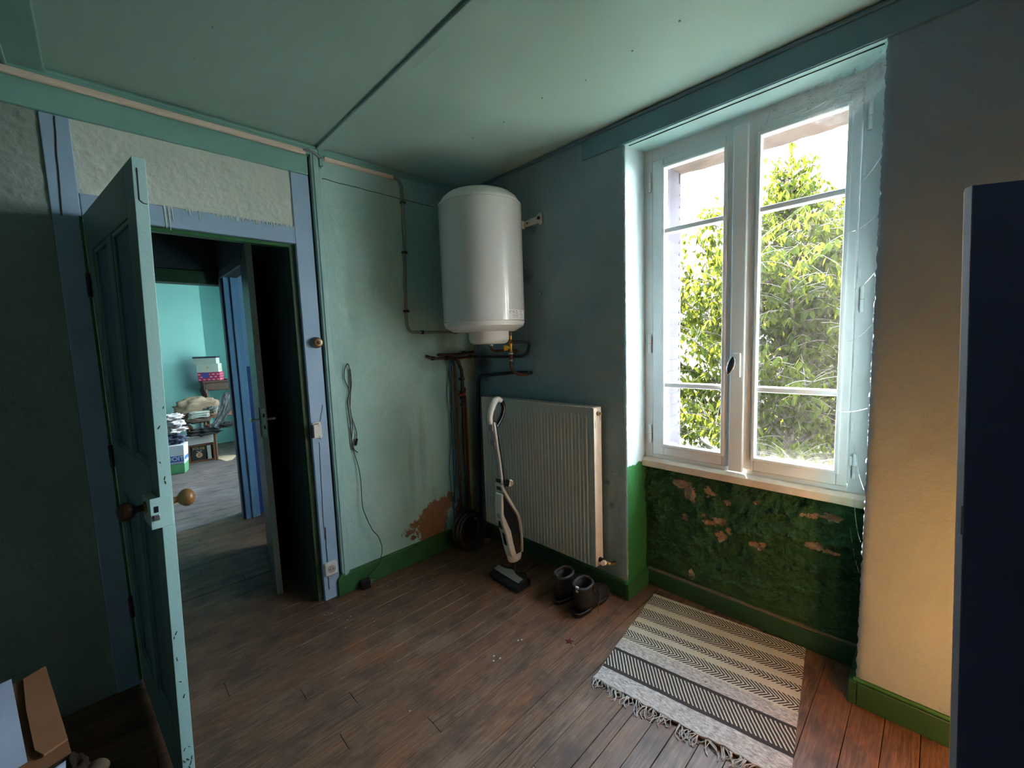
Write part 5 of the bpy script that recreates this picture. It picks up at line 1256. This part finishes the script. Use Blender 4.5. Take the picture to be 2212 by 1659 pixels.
# three stacked boxes
def sbox(name, x0, x1, y0, y1, z0, z1, mat, lidmat, label, spots=None, rz=R(-26)):
    t = thing(name, ((x0+x1)/2, (y0+y1)/2, z0), label, 'box', 'boxes stacked on the desk', rot=(0, 0, rz))
    hx, hy = (x1-x0)/2, (y1-y0)/2; lid = .022 if lidmat else 0
    MB().box(-hx, hx, -hy, hy, 0, z1 - z0 - lid).build('box_body', mat, t, bevel=.002, local=True)
    if lidmat: MB().box(-hx - .006, hx + .006, -hy - .006, hy + .006, z1 - z0 - lid, z1 - z0).build('lid', lidmat, t, bevel=.002, local=True)
    for (face, u, z, r_, m_) in spots or []:
        if face == 'f': Mx = Matrix.Translation((u, -hy - .0008, z)) @ Euler((R(90), 0, 0)).to_matrix().to_4x4()
        else: Mx = Matrix.Translation((hx + .0008, u, z)) @ Euler((R(90), 0, R(90))).to_matrix().to_4x4()
        MB().lathe([(r_, -.0006), (r_, .0006)], 12, Mx @ Matrix.Diagonal((1.5, .8, 1, 1))).build('printed_dot', m_, t, local=True)
    return t
pk = pm('pink_dot', (.62, .30, .36), None, 4, .6); og = pm('orange_dot', (.50, .26, .08), None, 4, .6); pal = pm('pale_dot', (.42, .36, .28), None, 4, .6)
g1 = random.Random(2)
redbox = sbox('shoebox', -.965, -.705, 4.70, 4.86, 1.022, 1.140, pm('crimson_card', (.36, .014, .07), None, 4, .5), None, 'crimson box with pale pink dots, lowest of the stack on the desk',
     [('f', -.11 + .055*i + (.027 if j % 2 else 0), .018 + .036*j, .011, pk) for j in range(3) for i in range(5)] + [('s', -.055 + .05*i + (.025 if j % 2 else 0), .02 + .036*j, .011, pk) for j in range(3) for i in range(3)])
MB().box(-.075, .005, -.0822, -.0800, .045, .112).build('blue_sticker', pm('blue_sticker', (.05, .045, .24), None, 4, .5), redbox, local=True)
sbox('shoebox', -.970, -.715, 4.70, 4.85, 1.140, 1.258, pm('cream_patterned_card', (.40, .39, .355), (.36, .35, .32), 4, .6), None, 'cream box with faint orange dots, in the middle of the stack on the desk',
     [('f', 0, .065, .013, og), ('f', -.07, .07, .010, pal), ('f', .065, .07, .010, pal), ('f', -.04, .03, .009, pal), ('f', .04, .035, .010, pal), ('s', 0, .035, .016, og)])
sbox('shoebox', -1.000, -.735, 4.70, 4.84, 1.258, 1.358, pm('grey_white_card', (.34, .34, .325), None, 4, .6), pm('charcoal_lid', (.03, .03, .04), None, 4, .6), 'pale box with a charcoal lid, topmost of the stack on the desk')
for k, (x, w, h_, c, lab_) in enumerate(((-.60, .05, .115, (.55, .50, .30), 'cream booklet standing on the desk beside the crimson box'), (-.545, .02, .13, (.30, .36, .42), 'thin grey-blue book standing on the desk near the door frame'), (-.515, .018, .14, (.14, .05, .03), 'thin dark red book standing on the desk near the door frame'))):
    bkt = thing('book', (x, 4.80, 1.022), lab_, 'book', 'books on the desk')
    MB().box(x - w/2, x + w/2, 4.74, 4.86, 1.022, 1.022 + h_).build('cover', pm('book_cover_%s' % 'abc'[k], c, None, 9, .6), bkt, bevel=.002)
    MB().box(x - w/2 + .003, x + w/2 - .003, 4.745, 4.862, 1.025, 1.022 + h_ - .003).build('pages', M['paper'], bkt)
o = MB().grid(lambda u, v: Vector((-.66 + .16*u, 4.665 + .08*v, 1.024 + .012*u*(1-v) + .004*sin(9*u))), 10, 4).build('loose_papers', M['paper'], None, smooth='all', origin=(-.6, 4.7, 1.023)); tag(o, 'loose white papers on the edge of the desk', 'paper')

def chair(loc, rz, label):
    t = thing('wooden_chair', loc, label, 'chair', 'wooden chairs heaped with clothes', rot=(0, 0, rz))
    MB().box(-.20, .20, -.19, .19, .41, .44).build('seat', M['woodleg'], t, bevel=.008, local=True)
    for sx in (-1, 1):
        MB().tube([(sx*.18, -.17, .41), (sx*.19, -.19, 0)], [.019, .013], 10).build('leg', M['woodleg'], t, smooth=True, local=True)
        MB().tube([(sx*.18, .18, .60), (sx*.18, .17, .41), (sx*.19, .22, 0)], [.014, .019, .013], 10).build('leg', M['woodleg'], t, smooth=True, local=True)
    MB().box(-.18, .18, .165, .185, .52, .60).build('backrest', M['woodleg'], t, bevel=.006, local=True)
    return t
chair((-.78, 4.46, 0), R(8), 'wooden chair right of the crate, draped with grey trousers')
chair((-1.32, 4.74, 0), R(0), 'wooden chair behind the bin, buried under the tan jacket')
def drape(name, pts, thick, mat, label, cat, seed, sub=8, wr=.02):
    """cloth laid over a line: pts = list of (center, half-width vector)"""
    P = [Vector(a) for a, b in pts]; B = [Vector(b) for a, b in pts]; S_ = smoothpath(P, sub); T_ = smoothpath(B, sub); n = len(S_)
    def f(u, v, o_=0):
        i = min(n-1, int(round(v*(n-1)))); c = S_[i] + T_[i]*(2*u - 1); 
        w = wr*noise.noise(Vector((u*5 + seed, v*4, seed))) + wr*.5*noise.noise(Vector((u*11, v*9 + seed, 1)))
        return c + Vector((0, -w - .0, w*.8 + .014*sin(pi*u) - o_))
    mb = MB().grid(lambda u, v: f(u, v), 26, 40); mb.grid(lambda u, v: f(u, v, thick), 26, 40)
    o = mb.build(name, mat, None, smooth='all', origin=tuple(P[-1])); tag(o, label, cat); return o
lump('brown_jacket', (-1.05, 4.57, .68), (.27, .085, .15), cloth('tan_fabric', (.24, .165, .11), (.18, .12, .08)), 'rumpled tan brown jacket heaped behind the folded shirt', 'jacket', 2, .28, 2.4, 0, .8)
wf_ = thing('folded_shirt', (-1.05, 4.45, .56), 'folded white shirt lying in front of the tan jacket', 'clothes')
for k in range(3): lump('fold', (-1.06 + .004*k, 4.45, .580 + .026*k), (.115, .08, .015), cloth('white_cotton', (.44, .43, .40)), None, None, 5 + k, .2, 3, 0, .4, parent=wf_)
drape('grey_trousers', [((-.68, 4.47, .86), (.075, .0, .01)), ((-.74, 4.36, .80), (.08, 0, .01)), ((-.80, 4.27, .66), (.075, 0, 0)), ((-.87, 4.22, .54), (.065, 0, .01)), ((-.95, 4.19, .44), (.06, 0, -.02))], .01, cloth('grey_denim', (.05, .052, .056)), 'dark grey trousers slung over the chair', 'trousers', 3, 8, .011)
drape('lilac_shirt', [((-.60, 4.36, .82), (.05, 0, 0)), ((-.625, 4.24, .74), (.06, 0, 0)), ((-.64, 4.18, .60), (.07, 0, 0)), ((-.65, 4.16, .46), (.075, 0, 0))], .008, cloth('lilac_cotton', (.50, .47, .58)), 'pale lilac shirt hanging beside the grey trousers', 'shirt', 6, 8, .012)
lump('green_cloth', (-.92, 4.50, .645), (.09, .06, .05), cloth('grey_green_cloth', (.17, .20, .17)), 'grey green cloth bunched right of the folded white shirt', 'cloth', 9, .5)
lump('brown_blanket', (-1.08, 4.42, .53), (.16, .09, .035), cloth('brown_wool', (.085, .055, .042)), 'dark brown blanket under the folded white shirt', 'blanket', 12, .3)
lump('black_trousers', (-1.05, 4.24, .40), (.19, .06, .055), cloth('black_cloth', (.012, .012, .013)), 'black clothes sagging over the top of the wooden crate', 'clothes', 15, .5)
lump('black_sock', (-.80, 4.20, .46), (.09, .04, .04), cloth('black_knit', (.014, .014, .015)), 'small black bundle below the grey trousers', 'clothes', 18, .5)
for k, (c, s) in enumerate((((-1.385, 4.02, .665), (.12, .10, .042)), ((-1.345, 4.00, .585), (.10, .10, .038)), ((-1.36, 4.00, .508), (.12, .10, .038)))):
    lump('white_laundry', c, s, cloth('white_print_%d' % k, (.44, .41, .43), (.32, .26, .25)), ['white printed laundry, topmost bundle of the pile above the bin', 'white printed laundry, middle bundle of the pile above the bin', 'white printed laundry, lowest bundle of the pile above the bin'][k], 'laundry', 21 + k, .45, 2.6, .3, .6, group='laundry on the plastic bin')
lump('navy_cloth', (-1.37, 3.985, .40), (.11, .09, .062), cloth('navy_cloth', (.03, .035, .065)), 'dark navy cloth hanging over the rim of the plastic bin', 'clothes', 31, .5)
def text_mesh(name, body, size, mat, parent, Mx, ext=.0006):
    cu2 = bpy.data.curves.new(name, 'FONT'); cu2.body = body; cu2.size = size; cu2.extrude = ext; cu2.align_x = 'CENTER'; cu2.align_y = 'CENTER'
    to = bpy.data.objects.new(name, cu2); COL.objects.link(to)
    bpy.context.view_layer.update(); dg_ = bpy.context.evaluated_depsgraph_get(); me = bpy.data.meshes.new_from_object(to.evaluated_get(dg_)); bpy.data.objects.remove(to, do_unlink=True)
    me.name = name; me.materials.clear(); me.materials.append(mat); o = bpy.data.objects.new(name, me); link(o, parent); o.matrix_local = Mx; return o
bi = thing('plastic_bin', (-1.40, 3.98, 0), 'white and green plastic bag-bin printed DOIT beside the crate', 'bin', rot=(0, 0, R(-18)))
def binring(z, k): return [Vector((x*k, y_*k, z)) for x, y_ in ((-.12, -.10), (.12, -.10), (.12, .10), (-.12, .10))]
MB().loft([binring(0, .92), binring(.115, .97)]).build('lower_tub', pm('green_plastic', (.10, .30, .14), None, 4, .4), bi, local=True, bevel=.006)
MB().loft([binring(.115, .97), binring(.34, 1.06)]).build('upper_tub', pm('milky_plastic', (.50, .50, .56), None, 4, .4), bi, local=True, bevel=.004)
MB().box(-.10, .112, -.1055, -.1035, .145, .215, Matrix.Identity(4)).build('blue_band', pm('label_blue', (.03, .09, .32), None, 4, .5), bi, local=True)
text_mesh('lettering', 'DOIT', .068, M['paper'], bi, Matrix.Translation((.035, -.1070, .180)) @ Euler((R(90), 0, 0)).to_matrix().to_4x4())
MB().box(.118, .122, -.08, .08, .16, .20).build('side_label', pm('label_blue_side', (.05, .14, .42), None, 4, .5), bi, local=True)
for k in range(2): MB().box(-.06, .10, -.1045, -.1030, .118 + .010*k, .122 + .010*k).build('small_print', pm('grey_print', (.25, .26, .33), None, 4, .5), bi, local=True)
ct = thing('wooden_crate', (-1.085, 4.34, 0), 'reddish wooden crate with a dark fruit label lettered SOLIS8', 'crate', rot=(0, 0, R(-8)))
for d in ((-.14, .14, -.012, .0, 0, .022), (-.14, .14, -.012, .0, .205, .225), (-.14, -.118, -.012, 0, .022, .205), (.118, .14, -.012, 0, .022, .205)):
    MB().box(*d).build('frame_slat', M['woodleg'], ct, bevel=.003, local=True)
for d in ((-.14, -.125, 0, .24, 0, .22), (.125, .14, 0, .24, 0, .22), (-.14, .14, .225, .24, 0, .22), (-.125, .125, 0, .225, 0, .012)):
    MB().box(*d).build('board', M['woodleg'], ct, bevel=.002, local=True)
tl_ = R(4)
Ml = Matrix.Translation((-.022, -.002, .112)) @ Euler((0, tl_, 0)).to_matrix().to_4x4()
lb = MB().box(-.088, .070, -.003, .001, -.088, .088, Ml).build('black_label', pm('black_print', (.016, .016, .019), None, 4, .6), ct, local=True)
lc = pm('peach_print', (.50, .27, .15), None, 4, .6)
text_mesh('lettering', 'SOLIS8', .042, pm('gold_print', (.42, .27, .12), None, 4, .6), lb, Ml @ Matrix.Translation((-.012, -.0036, .062)) @ Euler((R(90), 0, 0)).to_matrix().to_4x4(), .0004)
MB().lathe([(.034, -.0004), (.034, .0004)], 28, Ml @ Matrix.Translation((-.005, -.0040, -.022)) @ Euler((R(90), 0, 0)).to_matrix().to_4x4()).build('fruit_disc', lc, lb, local=True)
for z in (-.010, -.034): MB().lathe([(.017, -.0004), (.017, .0004)], 20, Ml @ Matrix.Translation((-.004, -.0048, z)) @ Euler((R(90), 0, 0)).to_matrix().to_4x4() @ Matrix.Diagonal((1, .30, 1, 1))).build('disc_slot', M['black'], lb, local=True)
for sx in (-1, 1): MB().tube([Ml @ Vector((-.005 + sx*.003, -.0045, .014)), Ml @ Vector((-.005 + sx*.012, -.0045, .028)), Ml @ Vector((-.005 + sx*.028, -.0045, .030))], .0022, 5).build('sprig', M['paper'], lb, local=True)
MB().box(.058, .100, -.003, .001, .020, .200).build('pale_strip', pm('pale_print', (.42, .41, .37), None, 30, .6), ct, local=True)
o = MB().box(-1.225, -.945, 4.37, 4.53, .225, .335).build('white_carton', pm('pinkish_white_card', (.58, .51, .49), None, 5, .7), None, origin=(-1.08, 4.45, .225), bevel=.003); tag(o, 'pinkish white carton standing in the wooden crate', 'carton')
o = MB().prism([(-.905, 4.50), (-.69, 4.36), (-.80, 4.10), (-.875, 4.06), (-.935, 4.36)], .001, .004, lambda a, c, d: Vector((a, c, d))).build('newspaper', pm('yellowed_paper', (.46, .32, .19), (.36, .27, .2), 40, .8), None, origin=(-.82, 4.27, 0)); tag(o, 'yellowed newspaper lying flat on the floor by the crate', 'newspaper')
